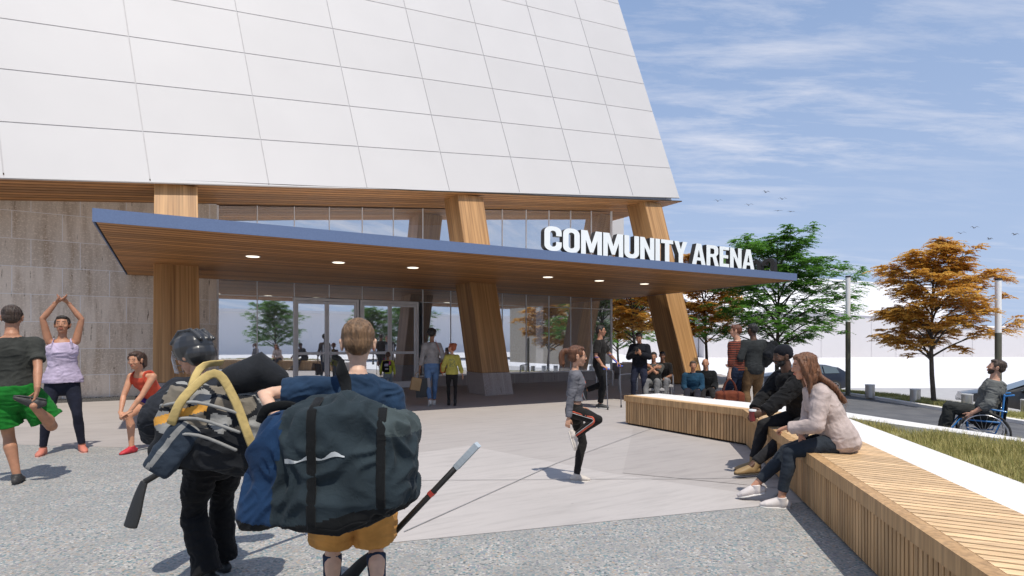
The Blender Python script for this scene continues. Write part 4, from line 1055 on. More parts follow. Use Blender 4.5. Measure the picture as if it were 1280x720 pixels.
    # head
    bm = bmesh.new(); jw = .9 if fem or child else 1.0
    HE(bm, (0, -.014, .034), (.076, .096, .084)); HE(bm, (0, .022, .0), (.066, .070, .085)); HE(bm, (0, .026, -.055), (.055*jw, .058, .050)); HE(bm, (0, .052, -.088), (.026*jw, .026, .022))
    HE(bm, (.036, .052, -.022), (.027, .028, .028)); HE(bm, (-.036, .052, -.022), (.027, .028, .028)); HE(bm, (0, .070, .034), (.048, .018, .012))
    tube(bm, [HP(0, .086, .018), HP(0, .094, -.004), HP(0, .0995, -.022)], [.007*hw, .009*hw, .011*hw], seg=8); HE(bm, (.010, .090, -.027), (.008, .010, .007)); HE(bm, (-.010, .090, -.027), (.008, .010, .007))
    HE(bm, (0, .084, -.050), (.023, .013, .0065)); HE(bm, (0, .082, -.061), (.020, .013, .007))
    for sd in (-1, 1): HE(bm, (sd*.077, -.006, -.004), (.010, .020, .032)); HE(bm, (sd*.083, -.012, .012), (.008, .014, .014))
    tube(bm, [hc-HM.col[1]*.012*hw-HM.col[2]*.02*hw, hc-neckd*.10*hw-HM.col[1]*.008], [.052*k*hw, .050*k], seg=14)
    me = remesh(bm, vh, 1); b2 = bmesh.new(); b2.from_mesh(me); bpy.data.meshes.remove(me)
    HI = HM.transposed()
    for f in b2.faces:
        c = HI @ (f.calc_center_median()-hc)/hw
        if abs(c.x) < .025 and c.y > .082 and -.070 < c.z < -.044 : f.material_index = 1
        elif c.y > .070 and .012 < abs(c.x) < .048 and .028+.10*abs(abs(c.x)-.03)*0 < c.z < .037: f.material_index = 4
        elif beard and c.y > .01 and c.z < -.036 and not (abs(c.x) < .024 and -.068 < c.z < -.046) and abs(c.x) < .08: f.material_index = 4
    me = bpy.data.meshes.new('t'); b2.to_mesh(me); b2.free(); out.from_mesh(me); bpy.data.meshes.remove(me)
    # hands
    for nm, sd in (('R', 1), ('L', -1)):
        sh, el, wr, hd, hn, cu = arms[nm]; fa = (wr-el).normalized(); hd = Vector(hd) if hd else fa; hn = Vector(hn) if hn else Vector((-sd, .25, 0))
        if abs(hd.normalized().dot(hn.normalized())) > .95: hn = Vector((0, 1, .1))
        bm = bmesh.new(); hand(bm, wr, hd, hn, sd, cu, s=(.92 if fem else 1.0)*(.9 if child else 1)); me = remesh(bm, vd, 1); out.from_mesh(me); bpy.data.meshes.remove(me)
        J['grip'+nm] = wr+hd.normalized()*.085+hn.normalized()*.028
    # eyes
    if face:
        n0 = len(out.faces)
        for sd in (-1, 1):
            f0 = len(out.faces); HE(out, (sd*.030, .0780, .011), (.0105, .0060, .0042)); out.faces.ensure_lookup_table()
            for i in range(f0, len(out.faces)): out.faces[i].material_index = 2
            f0 = len(out.faces); HE(out, (sd*.030, .0828, .011), (.0050, .0025, .0042)); out.faces.ensure_lookup_table()
            for i in range(f0, len(out.faces)): out.faces[i].material_index = 3
            f0 = len(out.faces); HE(out, (sd*.030, .0775, .0160), (.0125, .0075, .0028)); out.faces.ensure_lookup_table()
    bmesh.ops.scale(out, vec=(S, S, S), verts=out.verts)
    hc_ = hair[1] if hair else (.05, .035, .025)
    lip = skin((skin_c[0]*.85, skin_c[1]*.55, skin_c[2]*.55))
    body = obj('body', out, [skin(skin_c), lip, M_eye, M_iris, hairm(tuple(x*.8 for x in hc_))], root, smooth=True)
    def fin(nm, bm, vox, mat, fa=.0, sm=2, par=root, extra=None, fs=5.):
        me = remesh(bm, vox, sm)
        if fa: fold(me, fa, fs, seed)
        for v in me.vertices: v.co *= S
        if extra:
            for pl in me.polygons: pl.material_index = extra(Vector(pl.center)/S)
        return obj(nm, me, mat, par, smooth=True)
    J['fin'] = fin; J['frame'] = frame; J['root'] = root; J['S'] = S; J['HP'] = HP; J['HE'] = HE; J['torso'] = torso; J['body'] = body
    # ------------------------------------------------ clothes
    if bottom:
        g = bottom.get('g', .014); ln = bottom.get('len', 2.0); col = bottom['c']; bm = bmesh.new(); fl = bottom.get('flare', 0)
        torso(bm, g*.8, -1, bottom.get('waist', .07), 'r', caps='f')
        for nm in 'RL':
            hip, kn, an, FM = legs[nm]; lt = min(1, ln); a = [hip, hip.lerp(kn, .25*lt), hip.lerp(kn, .6*lt), hip.lerp(kn, .9*lt), hip.lerp(kn, lt)]
            r = [.090*k+g, (.085*k+g), .085*k+(.068-.085)*k*.6*lt+g+fl*.4, .085*k+(.052-.085)*k*.9*lt+g+fl*.8, (.085+(.052-.085)*lt)*k+g+fl]
            tube(bm, a, r, seg=16, ca='r', cb='r' if ln > 1 else 'f')
            if ln > 1:
                e = (ln-1); ax = (an-kn).normalized(); back = -(FM.col[1]-ax*FM.col[1].dot(ax)); back = back.normalized() if back.length > .1 else Vector((0, 0, 0))
                q = [kn, kn.lerp(an, .15*e), kn.lerp(an, .35*e)+back*.012, kn.lerp(an, .7*e)+back*.004, kn.lerp(an, e)]
                cf = bottom.get('cuff', 0); r = [.052*k+g, .050*k+g, .054*k+g, .042*k+g+cf*.6, .036*k+g+cf]
                tube(bm, q, r, seg=16, ca='r', cb='f')
        fin('shorts' if ln <= 1.2 else bottom.get('name', 'trousers'), bm, vc, col if isinstance(col, bpy.types.Material) else bottom.get('mats') or fabric(col), bottom.get('fold', .007), 2, extra=bottom.get('extra'))
    if top:
        g = top.get('g', .014); sl = top.get('sleeve', 2.0); bm = bmesh.new(); col = top['c']
        torso(bm, g, top.get('hem', -.03), top.get('neck', .522) if sl > 0 else .470, 'f', top.get('flare', 0), caps='f')
        for nm, sd in (('R', 1), ('L', -1)):
            sh, el, wr, hd, hn, cu = arms[nm]
            p, x, y, d = frame(.44)
            if sl > 0:
                tube(bm, [p+x*sd*.05, sh], [.054*k+g, .052*k+g], seg=12)
                e = min(1, sl); sf = top.get('sflare', 0)
                tube(bm, [sh, sh.lerp(el, .4*e), sh.lerp(el, .8*e), sh.lerp(el, e)], [.053*k+g, .049*k+g+sf*.4, (.053-.013*e)*k+g+sf*.8, (.053-.016*e)*k+g+sf], seg=14, ca='r', cb='r' if sl > 1 else 'f')
                if sl > 1:
                    e = sl-1; tube(bm, [el, el.lerp(wr, .3*e), el.lerp(wr, .8*e), el.lerp(wr, e)], [.038*k+g, .039*k+g, .030*k+g, .026*k+g], seg=14, ca='r', cb='f')
            else:
                p2, x2, y2, d2 = frame(.50); a = x*sd*.105
                tube(bm, catmull([p+a+y*.092-d*.03, p+a*.9+y*.085+d*.035, p2+a*.80+d2*.018+y2*.012, p+a*.9-y*.075+d*.03, p+a-y*.085-d*.04], 3), [(.024, .009)]*13, ref=x, seg=10)
        if top.get('hood'):
            p, x, y, d = frame(.47); tube(bm, catmull([p+x*.085+y*.06, p+x*.085-y*.06+d*.02, p-y*.115-d*.01, p-x*.085-y*.06+d*.02, p-x*.085+y*.06], 4), .034, seg=10); ell(bm, p-y*.11-d*.05, (.085, .045, .075))
        if top.get('collar'):
            p, x, y, d = frame(.50); tube(bm, [p-d*.01, p+d*.045+y*.01], [(.072, .068), (.066, .064)], ref=y, seg=16, ca='f', cb='f')
        fin(top.get('name', 'shirt'), bm, vc, col if isinstance(col, bpy.types.Material) else top.get('mats') or fabric(col), top.get('fold', .007), 2, extra=top.get('extra'))
    if shoes:
        for nm in 'RL':
            hip, kn, an, FM = legs[nm]; f, u, x = FM.col[1], FM.col[2], FM.col[0]; sc2 = shoes.get('s', 1.0)*(.9 if fem else 1)
            bm = bmesh.new(); A = an-u*.062
            c_ = lambda a, h: A+f*a*sc2+u*h
            tube(bm, [c_(-.066, .018), c_(-.035, .024), (c_(.03, .028)), c_(.09, .017), c_(.145, .008), c_(.178, .002)], [(.032*sc2, .034), (.038*sc2, .044), (.040*sc2, .048), (.047*sc2, .037), (.044*sc2, .028), (.028*sc2, .018)], ref=u, seg=16)
            hi = shoes.get('hi', .0); tube(bm, [c_(-.01, .02), an+ (kn-an).normalized()*(.015+hi)], [.042, .043 if not hi else .048], seg=14, cb='f')
            sh_ = fin('shoe', bm, max(.005, vd*1.3), shoes['mat'] if 'mat' in shoes else plain('leather_%02x%02x%02x' % tuple(int(255*v) for v in shoes['c']), shoes['c'], .6), 0, 1)
            bm = bmesh.new(); tube(bm, [c_(-.072, -.016), c_(-.03, -.018), c_(.05, -.018), c_(.10, -.018), c_(.15, -.017), c_(.188, -.014)], [(.030*sc2, .010), (.040*sc2, .012), (.041*sc2, .012), (.049*sc2, .012), (.045*sc2, .011), (.022*sc2, .008)], ref=u, seg=16)
            bmesh.ops.scale(bm, vec=(S, S, S), verts=bm.verts)
            obj('sole', bm, plain('sole_%02x%02x%02x' % tuple(int(255*v) for v in shoes.get('sole', (.6, .6, .58))), shoes.get('sole', (.6, .6, .58)), .7), sh_, smooth=True)
            if near and shoes.get('lace', True):
                bm = bmesh.new()
                for i in range(4):
                    t_ = .035+.022*i; tube(bm, [c_(t_, .052-.012*i)+x*.026, c_(t_+.004, .062-.0125*i), c_(t_, .052-.012*i)-x*.026], .0035, seg=5)
                bmesh.ops.scale(bm, vec=(S, S, S), verts=bm.verts); obj('lace', bm, plain('lace_pale', (.55, .52, .48), .8), sh_)
            if socks:
                bm = bmesh.new(); tube(bm, [an, an.lerp(kn, socks[1])], [.040, .046+.012*socks[1]*k], seg=14, ca='f', cb='f'); fin('sock', bm, .008, fabric(socks[0]), .002, 1)
    # ------------------------------------------------ hair
    if hair:
        kind, hcol = hair[0], hair[1]; bm = bmesh.new(); vox = vh*1.15
        if kind != 'bald':
            if kind in ('short', 'crop'):
                HE(bm, (0, -.022, .046), (.081, .096, .082)); HE(bm, (0, -.052, .005), (.073, .060, .066)); HE(bm, (0, .030, .088), (.060, .052, .032))
                for sd in (-1, 1): HE(bm, (sd*.070, .010, .030), (.012, .030, .034))
            elif kind == 'cap':
                HE(bm, (0, -.015, .050), (.084, .101, .084)); HE(bm, (0, -.040, .02), (.080, .075, .060))
            elif kind == 'afro':
                HE(bm, (0, -.028, .055), (.098, .102, .092)); HE(bm, (0, -.060, .02), (.080, .065, .07))
                rr_ = random.Random(seed)
                for i in range(46):
                    a, b = rr_.uniform(0, 6.28), rr_.uniform(-.1, 1.4); HE(bm, (math.cos(a)*math.cos(b)*.092, -.028+math.sin(a)*math.cos(b)*.096, .055+math.sin(b)*.088), (.018, .018, .018)) if math.sin(a)*math.cos(b) < .75 else None
            else:
                HE(bm, (0, -.022, .045), (.083, .098, .084)); HE(bm, (0, -.045, .0), (.078, .066, .070)); HE(bm, (0, .030, .088), (.062, .050, .030))
                for sd in (-1, 1): HE(bm, (sd*.066, .018, .034), (.016, .040, .040))
                if kind == 'ponytail':
                    q = [HP(0, -.105, .050), HP(0, -.150, .055), HP(0, -.178, .0), HP(0, -.172, -.075), HP(0, -.150, -.125)]; tube(bm, catmull(q, 3), [(.022, .022)]+[(.034*hw, .030*hw)]*10+[(.012, .010)]*2, seg=12, ref=HM.col[0])
                if kind == 'bun':
                    HE(bm, (0, -.085, .085), (.048, .045, .045)); HE(bm, (.02, -.07, .105), (.03, .03, .028))
                if kind == 'long':
                    pb, bx_, by_, bd_ = frame(.36); pc = frame(.22)
                    bk = pb[0] if isinstance(pb, tuple) else pb
                    for sd in (-1, 1):
                        HE(bm, (sd*.074, -.012, -.03), (.022, .062, .085)); HE(bm, (sd*.066, -.03, -.10), (.028, .055, .06))
                        tube(bm, catmull([HP(sd*.045, .045, .085), HP(sd*.078, .030, .03), HP(sd*.088, .012, -.05), HP(sd*.085, -.005, -.12), nb+nx*sd*.085+ny*.045-nd*.02, nb+nx*sd*.09+ny*.075-nd*.10], 3), [(.020, .030)]*14+[(.014, .022)]*2, ref=HM.col[0], seg=12)
                    tube(bm, catmull([HP(0, -.07, .07), HP(0, -.095, -.02), HP(0, -.095, -.10), nb-ny*.095+nd*.01, frame(.42)[0]-frame(.42)[2]*.135, frame(.28)[0]-frame(.28)[2]*.150], 3), [(.060, .03)]*4+[(.085, .032)]*9+[(.070, .024)]*2+[(.045, .015)]*2, ref=HM.col[1], seg=16)
            me = remesh(bm, vox, 1)
            hm_ = hairm(hcol) if kind != 'cap' else fabric(hcol)
            for v in me.vertices:
                n_ = v.normal; c = v.co; v.co = c+n_*(noise.noise(Vector((c.x*60, c.y*60, c.z*14)))*.0040 if kind != 'cap' else 0)
            for v in me.vertices: v.co *= S
            ho = obj('hair' if kind != 'cap' else 'hat', me, hm_, root, smooth=True); J['hair'] = ho
            if kind in ('long', 'ponytail', 'short', 'bun') and near == 2:
                # loose strands over the surface
                rr_ = random.Random(seed+5); sb_ = bmesh.new(); vs_ = me.vertices
                for i in range(420 if kind == 'long' else 70):
                    v = vs_[rr_.randrange(len(vs_))]; c = Vector(v.co); n_ = Vector(v.normal); dn_ = (Vector((rr_.gauss(0, .15), rr_.gauss(0, .15), -1)) if kind == 'long' else HM @ Vector((rr_.gauss(0, .2), -1, -.3))); dn_ = (dn_-n_*dn_.dot(n_)*.9).normalized()
                    Ls = rr_.uniform(.03, .10)*S*(1 if kind == 'long' else .35); tube(sb_, [c, c+dn_*Ls*.5+n_*.004*S, c+dn_*Ls+n_*.002*S], [.0012, .0011, .0004], seg=3, ca='f', cb='f')
                obj('strands', sb_, hm_, ho)
    if glasses:
        bm = bmesh.new()
        for sd in (-1, 1):
            pr = [HP(sd*.031+.019*math.cos(a*math.tau/12), .094, .010+.015*math.sin(a*math.tau/12)) for a in range(13)]; tube(bm, pr, .0022, seg=5, ref=HM.col[1]); tube(bm, [HP(sd*.050, .093, .014), HP(sd*.080, .05, .014), HP(sd*.083, -.01, .010)], .0022, seg=5)
        tube(bm, [HP(-.012, .095, .013), HP(.012, .095, .013)], .0022, seg=5); bmesh.ops.scale(bm, vec=(S, S, S), verts=bm.verts); obj('glasses', bm, M_black, root)
    J['W'] = lambda p: loc+RM @ (Vector(p)*S); J['L'] = lambda p: (RM.inverted() @ (Vector(p)-loc))/S; J['RM'] = RM
    return J
def strap(name, pts, w, th, mat, parent=None, ref=(0, 1, 0), S=1.0):
    bm = bmesh.new(); tube(bm, catmull(pts, 5), (w/2, th/2) if False else [(w/2, th/2)]*(5*(len(pts)-1)+1), ref=ref, seg=8, ca='f', cb='f'); 
    if S != 1.0: bmesh.ops.scale(bm, vec=(S, S, S), verts=bm.verts)
    return obj(name, bm, mat, parent, smooth=True)
def G(px, py): Y = CAMZ*FOC/(py-428); return Vector(((px-640)/FOC*Y, Y, 0))
SKL, SKM, SKB, SKD = (.54, .29, .19), (.40, .195, .115), (.25, .12, .068), (.09, .045, .028)
# --- left foreground stretchers
person('man in dark green-grey t-shirt and green shorts holding one foot behind him', G(16, 606), 38, 1.80,
       dict(footL=dict(p=(.03, 0, .085), dir=(-12, 0)), footR=dict(p=(.17, -.30, .77), pole=(.55, .25, -1), d=(-.92, -.05, .22), up=(-.2, -.2, -1)),
            handR=dict(p=(.19, -.30, .90), pole=(.6, -.8, 0), d=(-.15, -.05, -1), n=(-.9, .1, -.1), curl=.9), handL=dict(p=(-.42, .12, 1.02), pole=(-1, -.3, 0)), lean=(2, 0), bulk=1.08, head=(-6, 4), side=-2),
       SKM, ('short', (.045, .026, .016)), dict(c=(.045, .047, .042), g=.018, sleeve=.72, sflare=.006, hem=-.06, fold=.009), dict(c=(.012, .17, .022), len=.80, g=.035, flare=.05, waist=.05, fold=.012), dict(c=(.035, .033, .032), sole=(.05, .05, .05), s=.88), near=2, face=True, seed=1)
person('woman in lilac tank top and navy leggings stretching both arms above her head', G(78, 567), 214, 1.77,
       dict(footL=dict(p=(-.20, 0, .085), dir=(14, 0)), footR=dict(p=(.19, .02, .085), dir=(-14, 0)), shR=(-.02, 0, .055), shL=(.02, 0, .055),
            handR=dict(p=(.055, .05, 1.905), pole=(1, .1, 0), d=(-.75, .1, .45), n=(.2, -.1, 1), curl=.25), handL=dict(p=(-.055, .02, 1.905), pole=(-1, .1, 0), d=(.75, .1, .45), n=(-.2, -.1, 1), curl=.25), head=(-6, -8), bulk=1.06),
       SKM, ('crop', (.02, .014, .011)), dict(c=(.50, .42, .55), g=.016, sleeve=0, hem=-.02, flare=.030, fold=.009), dict(c=(.018, .02, .035), len=1.93, g=.007, waist=.06, fold=.002, name='leggings'), dict(c=(.50, .17, .12), sole=(.55, .30, .25)), fem=True, near=2, seed=2)
person('girl in coral tank top bending forward with hands on her front knee', G(174, 566), 174, 1.68,
       dict(pelvis=(0, -.34, .68), footR=dict(p=(.06, .06, .085), dir=(-8, 0), pole=(.1, 1, .1)), footL=dict(p=(-.10, -.62, .10), dir=(6, 20), pole=(-.1, 1, -.2)), lean=(38, 44),
            handR=dict(p=(.10, .20, .56), pole=(1, -.5, .2), d=(-.6, .35, -.35), n=(-.1, -.3, -1), curl=.5), handL=dict(p=(-.02, .20, .57), pole=(-1, -.5, .2), d=(.5, .45, -.3), n=(.1, -.3, -1), curl=.5), head=(4, 6)),
       (.50, .25, .15), ('ponytail', (.06, .03, .018)), dict(c=(.62, .09, .05), g=.010, sleeve=0, hem=-.01, fold=.003), dict(c=(.05, .03, .20), len=.42, g=.012, flare=.02, fold=.004), dict(c=(.42, .02, .03), sole=(.05, .05, .05)), fem=True, near=2, seed=3)

# --- hockey players
h1 = Vector((-1.74, 3.40, 0))
J = person('young hockey player in black helmet and dark clothes walking away under a gear pack', h1, 60, 1.50,
       dict(footL=dict(p=(-.13, -.10, .12), dir=(6, 20), pole=(0, 1, 0)), footR=dict(p=(.14, .16, .085), dir=(-4, 0)), lean=(18, 26), handL=dict(p=(-.30, .24, 1.02), pole=(-.8, -.6, 0), n=(.8, 0, .4), curl=.9), handR=dict(p=(.34, .16, 1.02), pole=(.8, -.6, 0), n=(-.8, 0, .3), curl=.9), head=(14, 12)),
       SKL, ('short', (.05, .035, .02)), dict(c=(.022, .025, .032), g=.045, sleeve=1.95, hem=-.10, fold=.016, name='jacket'), dict(c=(.010, .010, .011), len=1.98, g=.036, flare=.0, cuff=.03, fold=.014), dict(c=(.02, .02, .02), sole=(.03, .03, .03)), child=True, near=2, seed=4, face=True)
HP, S_ = J['HP'], J['S']
bm = bmesh.new(); J['HE'](bm, (0, -.008, .048), (.106, .126, .108)); J['HE'](bm, (0, -.055, .0), (.100, .085, .085))
for x in (-.05, 0, .05): tube(bm, [HP(x, .10, .095), HP(x, .03, .155), HP(x, -.06, .150), HP(x, -.125, .08)], .014, seg=8)
hm = J['fin']('helmet', bm, .006, plain('helmet_black', (.022, .022, .023), .35, coat=.3), 0, 1)
bm = bmesh.new()
for k in range(7):
    x = -.066+.022*k; tube(bm, [HP(x, .118-abs(x)*.6, .055), HP(x*1.1, .150-abs(x)*.8, .0), HP(x, .135-abs(x)*.6, -.09)], .0028, seg=5)
for z in (.04, 0, -.04, -.08): tube(bm, [HP(x_, .138-abs(x_)*.75, z) for x_ in (-.085, -.045, 0, .045, .085)], .0028, seg=5)
bmesh.ops.scale(bm, vec=(S_,)*3, verts=bm.verts); obj('face_cage', bm, M_steel, hm)

def softbag(name, label, c, size, rz, cat, mats, rule, tilt=0, power=.42, vox=.016, fa=.02, sag=.0, seed=1, group=None, sub=3, slant=0., pull=None, cuts=22):
    """padded bag: rounded box mesh with creases, tinted per face by rule(local point)"""
    bm = bmesh.new(); bmesh.ops.create_cube(bm, size=2); bmesh.ops.subdivide_edges(bm, edges=bm.edges[:], cuts=cuts, use_grid_fill=True)
    for v in bm.verts:
        p = v.co; q = Vector((math.copysign(abs(p.x)**1, p.x), p.y, p.z)); n = (abs(p.x)**(2/power)+abs(p.y)**(2/power)+abs(p.z)**(2/power))**(power/2)
        m_ = max(abs(p.x), abs(p.y), abs(p.z)); q = p*(m_/n) if n else p
        w = Vector((q.x*size[0]/2, q.y*size[1]/2, q.z*size[2]/2)); f = Vector((w.x*5.5, w.y*5.5, w.z*4.2))+Vector((seed*5., 0, 0))
        a = noise.noise(f); b = abs(noise.noise(f*2.3+Vector((a*2, 0, 0)))); w += q.normalized()*fa*(a*1.6-b*1.8+.3) if q.length else Vector()
        w.z -= sag*(1-(q.x)**2)*max(0, -q.z); w.z += slant*q.x
        if pull: w = pull(w, q)
        v.co = w
    for f in bm.faces: f.material_index = rule(f.calc_center_median())
    root = empty(name, c, 0, label, cat, group); root.rotation_euler = (0, tilt, rz)
    o = obj('bag_body', bm, mats, root, smooth=True); return root, o
M_tan = fabric((.20, .175, .14)); M_ch = fabric((.018, .020, .024)); M_or = fabric((.72, .36, .07)); M_pl = fabric((.30, .30, .29)); M_yel = fabric((.56, .42, .17)); M_bb = fabric((.032, .045, .065))
def rule1(p):
    if p.z > .0 and p.x < -.06 and abs(p.z-.06-.5*(p.x+.2)) < .022: return 2
    n = noise.noise(Vector((p.x*9, p.y*9, p.z*9)))
    if p.z > .02 and n > .06: return 1
    if p.z > -.05 and n < -.22: return 3
    return 0
pk, pb = softbag('gear_pack', 'bulky grey and tan hockey gear pack with orange stripe on the helmeted player', (-1.54, 3.06, .96), (.56, .30, .44), R(14), 'gear pack', [M_ch, M_tan, M_or, M_pl], rule1, seed=2, tilt=R(10), fa=.028, cuts=60)
strap('shoulder_strap', [(-.20, -.17, .02), (-.16, -.20, .16), (-.05, -.17, .30), (.06, -.19, .20), (.17, -.22, .02), (.26, -.17, -.16)], .044, .010, M_yel, pk, ref=(0, 1, 0))
strap('shoulder_strap', [(-.16, -.14, .10), (-.15, -.05, .30), (-.08, .10, .34)], .040, .010, M_yel, pk, ref=(0, 1, .3))
bm = bmesh.new(); tube(bm, [(.02, .0, .26), (.14, .0, .34), (.22, .0, .30)], [(.09, .10), (.10, .11), (.07, .09)], ref=(0, 1, 0), seg=14); obj('top_pocket', bm, M_ch, pk, smooth=True)
bm = bmesh.new()
for i in range(3): tube(bm, catmull([(-.27+.03*i, -.13, .10-.07*i), (-.10+.02*i, -.205, .15-.08*i), (.12, -.20, .12-.09*i)], 4), .008, seg=6)
obj('piping', bm, M_pl, pk, smooth=True)
pd, pdb = softbag('shin_pad_bag', 'slate blue pad bag hanging low on the left of the gear pack', (-1.70, 2.90, .885), (.15, .11, .30), R(10), 'pad bag', [M_bb, M_pl], lambda p: 1 if abs(p.x+.03) < .012 or (p.z > .15 and p.x > .0) else 0, seed=5, tilt=R(38), fa=.010)
def stick(label, a, b, blade, sh, w=.028, cols=None):
    a, b, blade = Vector(a), Vector(b), Vector(blade); r = empty('hockey_stick', a, 0, label, 'hockey stick'); a0 = Vector((0, 0, 0)); b = b-a; bl = blade-a
    bm = bmesh.new(); bar(bm, a0, b, w, w*.72); bmesh.ops.bevel(bm, geom=bm.edges[:], offset=.004, segments=2, affect='EDGES'); s = obj('shaft', bm, sh, r, smooth=True)
    bm = bmesh.new(); tube(bm, catmull([a0+(b*-.0), bl*.35+Vector((0, 0, .01)), bl*.7, bl], 4), [(.020+.002*min(k, 8), .010) for k in range(13)], ref=(0, 1, 0), seg=10, cb='r'); obj('blade', bm, M_blk2, r, smooth=True)
    if cols:
        for f0, f1, c in cols:
            bm = bmesh.new(); bar(bm, b*f0, b*f1, w+.004, w*.72+.004); obj('tape', bm, c, r)
    return r
M_blk2 = plain('stick_black', (.018, .018, .018), .5); M_tape = plain('grip_tape', (.35, .40, .44), .8, bmp=.2); M_redt = plain('red_mark', (.35, .04, .03), .5)
p0 = PX(180, 603, 3.0); p1 = PX(396, 474, 3.75)
stick('black hockey stick of the helmeted player, its blade hanging at lower left', p0, p1, PX(163, 658, 2.96), M_blk2, .034)
p0 = PX(470, 690, 2.97); p1 = PX(597, 556, 2.80)
stick('hockey stick held low in the boy\'s right hand, grip end pointing up right', p0, p1, PX(425, 732, 3.02), M_blk2, .036, [(.80, 1.002, M_tape), (.55, .58, M_redt), (-.0, .14, plain('stick_silver', (.35, .42, .46), .4))])
h2 = Vector((-.755, 2.78, 0))
gr = PX(506, 652, 2.88)
J = person('boy in navy t-shirt and mustard shorts carrying a big sports bag, seen from behind', h2, 20, 1.535,
       dict(footL=dict(p=(-.12, .12, .085), dir=(4, 0)), footR=dict(p=(.11, -.12, .13), dir=(-4, 25)), lean=(4, 6), side=4, arml=1.14, shR=(.02, 0, -.03), handL=dict(p=('w', PX(352, 528, 2.55)), pole=(-1, -.3, -.4), d=(-.6, -.5, -.5), n=(.5, -.4, -.6), curl=1.0),
            handR=dict(p=('w', gr+Vector((-.075, .0, .01))), pole=(1, -1, 0), d=(1, -.05, -.1), n=(0, .1, -1), curl=1.15), head=(-4, 6)),
       (.60, .38, .27), ('short', (.17, .095, .045)), dict(c=(.018, .042, .085), g=.026, sleeve=.68, sflare=.014, hem=-.04, fold=.012), dict(c=(.56, .27, .07), len=1.0, g=.045, flare=.040, waist=.05, fold=.014), dict(c=(.04, .05, .08), sole=(.5, .5, .5)), child=True, near=2, seed=6, socks=((.03, .045, .08), .80))
M_sl = fabric((.024, .036, .044)); M_nb = fabric((.012, .038, .095)); M_bk = fabric((.008, .009, .010)); M_gy = fabric((.065, .085, .088))
def rule2(p):
    if p.z < -.19+.03*math.sin(p.x*8): return 2
    if p.x < -.20+.02*math.sin(p.z*9): return 1
    if p.z > .12 and p.x > .20: return 3
    return 0
def pull2(w, q):
    w.z += .10*q.z*max(0, .6-abs(q.x-.1)) - .05*max(0, -q.x-.4)*2; w.x += -.08*max(0, -q.z)*max(0, -q.x); w.z *= 1-.07*q.x; return w
bg_, bb = softbag('sports_bag', 'huge slate and navy sports bag with white lettering on the boy\'s back', (-.725, 2.40, .925), (.66, .33, .46), R(4), 'sports bag', [M_sl, M_nb, M_bk, M_gy], rule2, seed=9, fa=.028, slant=-.01, pull=pull2, power=.40, cuts=60)
strap('carry_strap', [(.02, .10, .20), (-.01, .20, .30), (-.035, .215, .37), (-.06, .27, .42), (-.08, .36, .41)], .06, .010, M_bk, bg_, ref=(0, 1, .6))
strap('carry_strap', [(-.30, -.04, .17), (-.27, -.06, .225), (-.18, -.06, .24), (-.12, -.05, .20)], .04, .012, M_bk, bg_, ref=(0, 1, .2))
bm = bmesh.new(); rl = random.Random(4)
for k in range(18):   # short slanted pale stroke, as unreadable as in the photograph
    xa, xb = -.16+.0125*k, -.16+.0125*(k+1); f = lambda x_: .030+.10*(x_+.16)+.004*math.sin(x_*60); h = lambda x_: .013+.008*math.sin(x_*75)
    bm.faces.new([bm.verts.new(q) for q in ((xa, -.186, f(xa)), (xb, -.186, f(xb)), (xb, -.186, f(xb)+h(xb)), (xa, -.186, f(xa)+h(xa)))])
bmesh.ops.subdivide_edges(bm, edges=bm.edges[:], cuts=1, use_grid_fill=True)
lg = obj('white_mark', bm, plain('mark_white', (.42, .44, .45), .6), bg_, smooth=True)
# snap the mark onto the bag's surface
bvh_me = bb.data
from mathutils.bvhtree import BVHTree
bt_ = BVHTree.FromPolygons([v.co for v in bvh_me.vertices], [tuple(p.vertices) for p in bvh_me.polygons])
for v in lg.data.vertices:
    hit, n_, i_, d_ = bt_.ray_cast(Vector((v.co.x, -1, v.co.z)), Vector((0, 1, 0)))
    if hit: v.co.y = hit.y-.004
for st_ in [c for c in bg_.children if c.name.startswith('carry')]: pass
bm = bmesh.new()
for x in (-.06, .20):
    prev = None; pts = []
    for k in range(15):
        z = .27-.54*k/14; hit, n_, i_, d_ = bt_.ray_cast(Vector((x, -1, z)), Vector((0, 1, 0)))
        if hit: pts.append(hit+Vector((0, -.004, 0)))
    tube(bm, pts, (.0, 0) if False else [(.018, .004)]*len(pts), ref=(0, 1, 0), seg=8, ca='f', cb='f')
obj('webbing', bm, M_bk, bg_, smooth=True)

# --- by the doors
kd = Vector(((485-640)/FOC*15, 15, 0))
J = person('small child with colourful backpack standing at the glass doors', kd, 14, 1.17, dict(footL=dict(p=(-.10, .06, .085)), handL=dict(p=(-.28, .1, .90)), handR=dict(p=(.26, .05, .86))), SKM, ('short', (.10, .055, .035)), dict(c=(.62, .66, .10), g=.022, sleeve=1.9), dict(c=(.25, .30, .33), g=.02, len=1.9), dict(c=(.3, .3, .32)), child=True, near=1, face=False, seed=8)
bp, _ = softbag('backpack', 'black school backpack with yellow and pink patches on the small child', kd+Vector((0, -.13, .80)), (.23, .14, .30), R(4), 'backpack', [M_bk, fabric((.6, .65, .08)), fabric((.6, .10, .25)), fabric((.45, .42, .5))], lambda p: 1 if p.x > .07 and p.z < .02 else 2 if abs(p.x-.08) < .02 and p.z > .05 else 3 if abs(p.z-.04) < .03 and abs(p.x) < .05 or abs(p.z+.06) < .02 and abs(p.x) < .04 else 0, seed=3, fa=.008)
strap('strap', [(-.07, -.03, .13), (-.08, .06, .20), (-.08, .13, .17)], .04, .01, fabric((.6, .10, .25)), bp, ref=(1, 0, 0))
wl = G(540, 507)
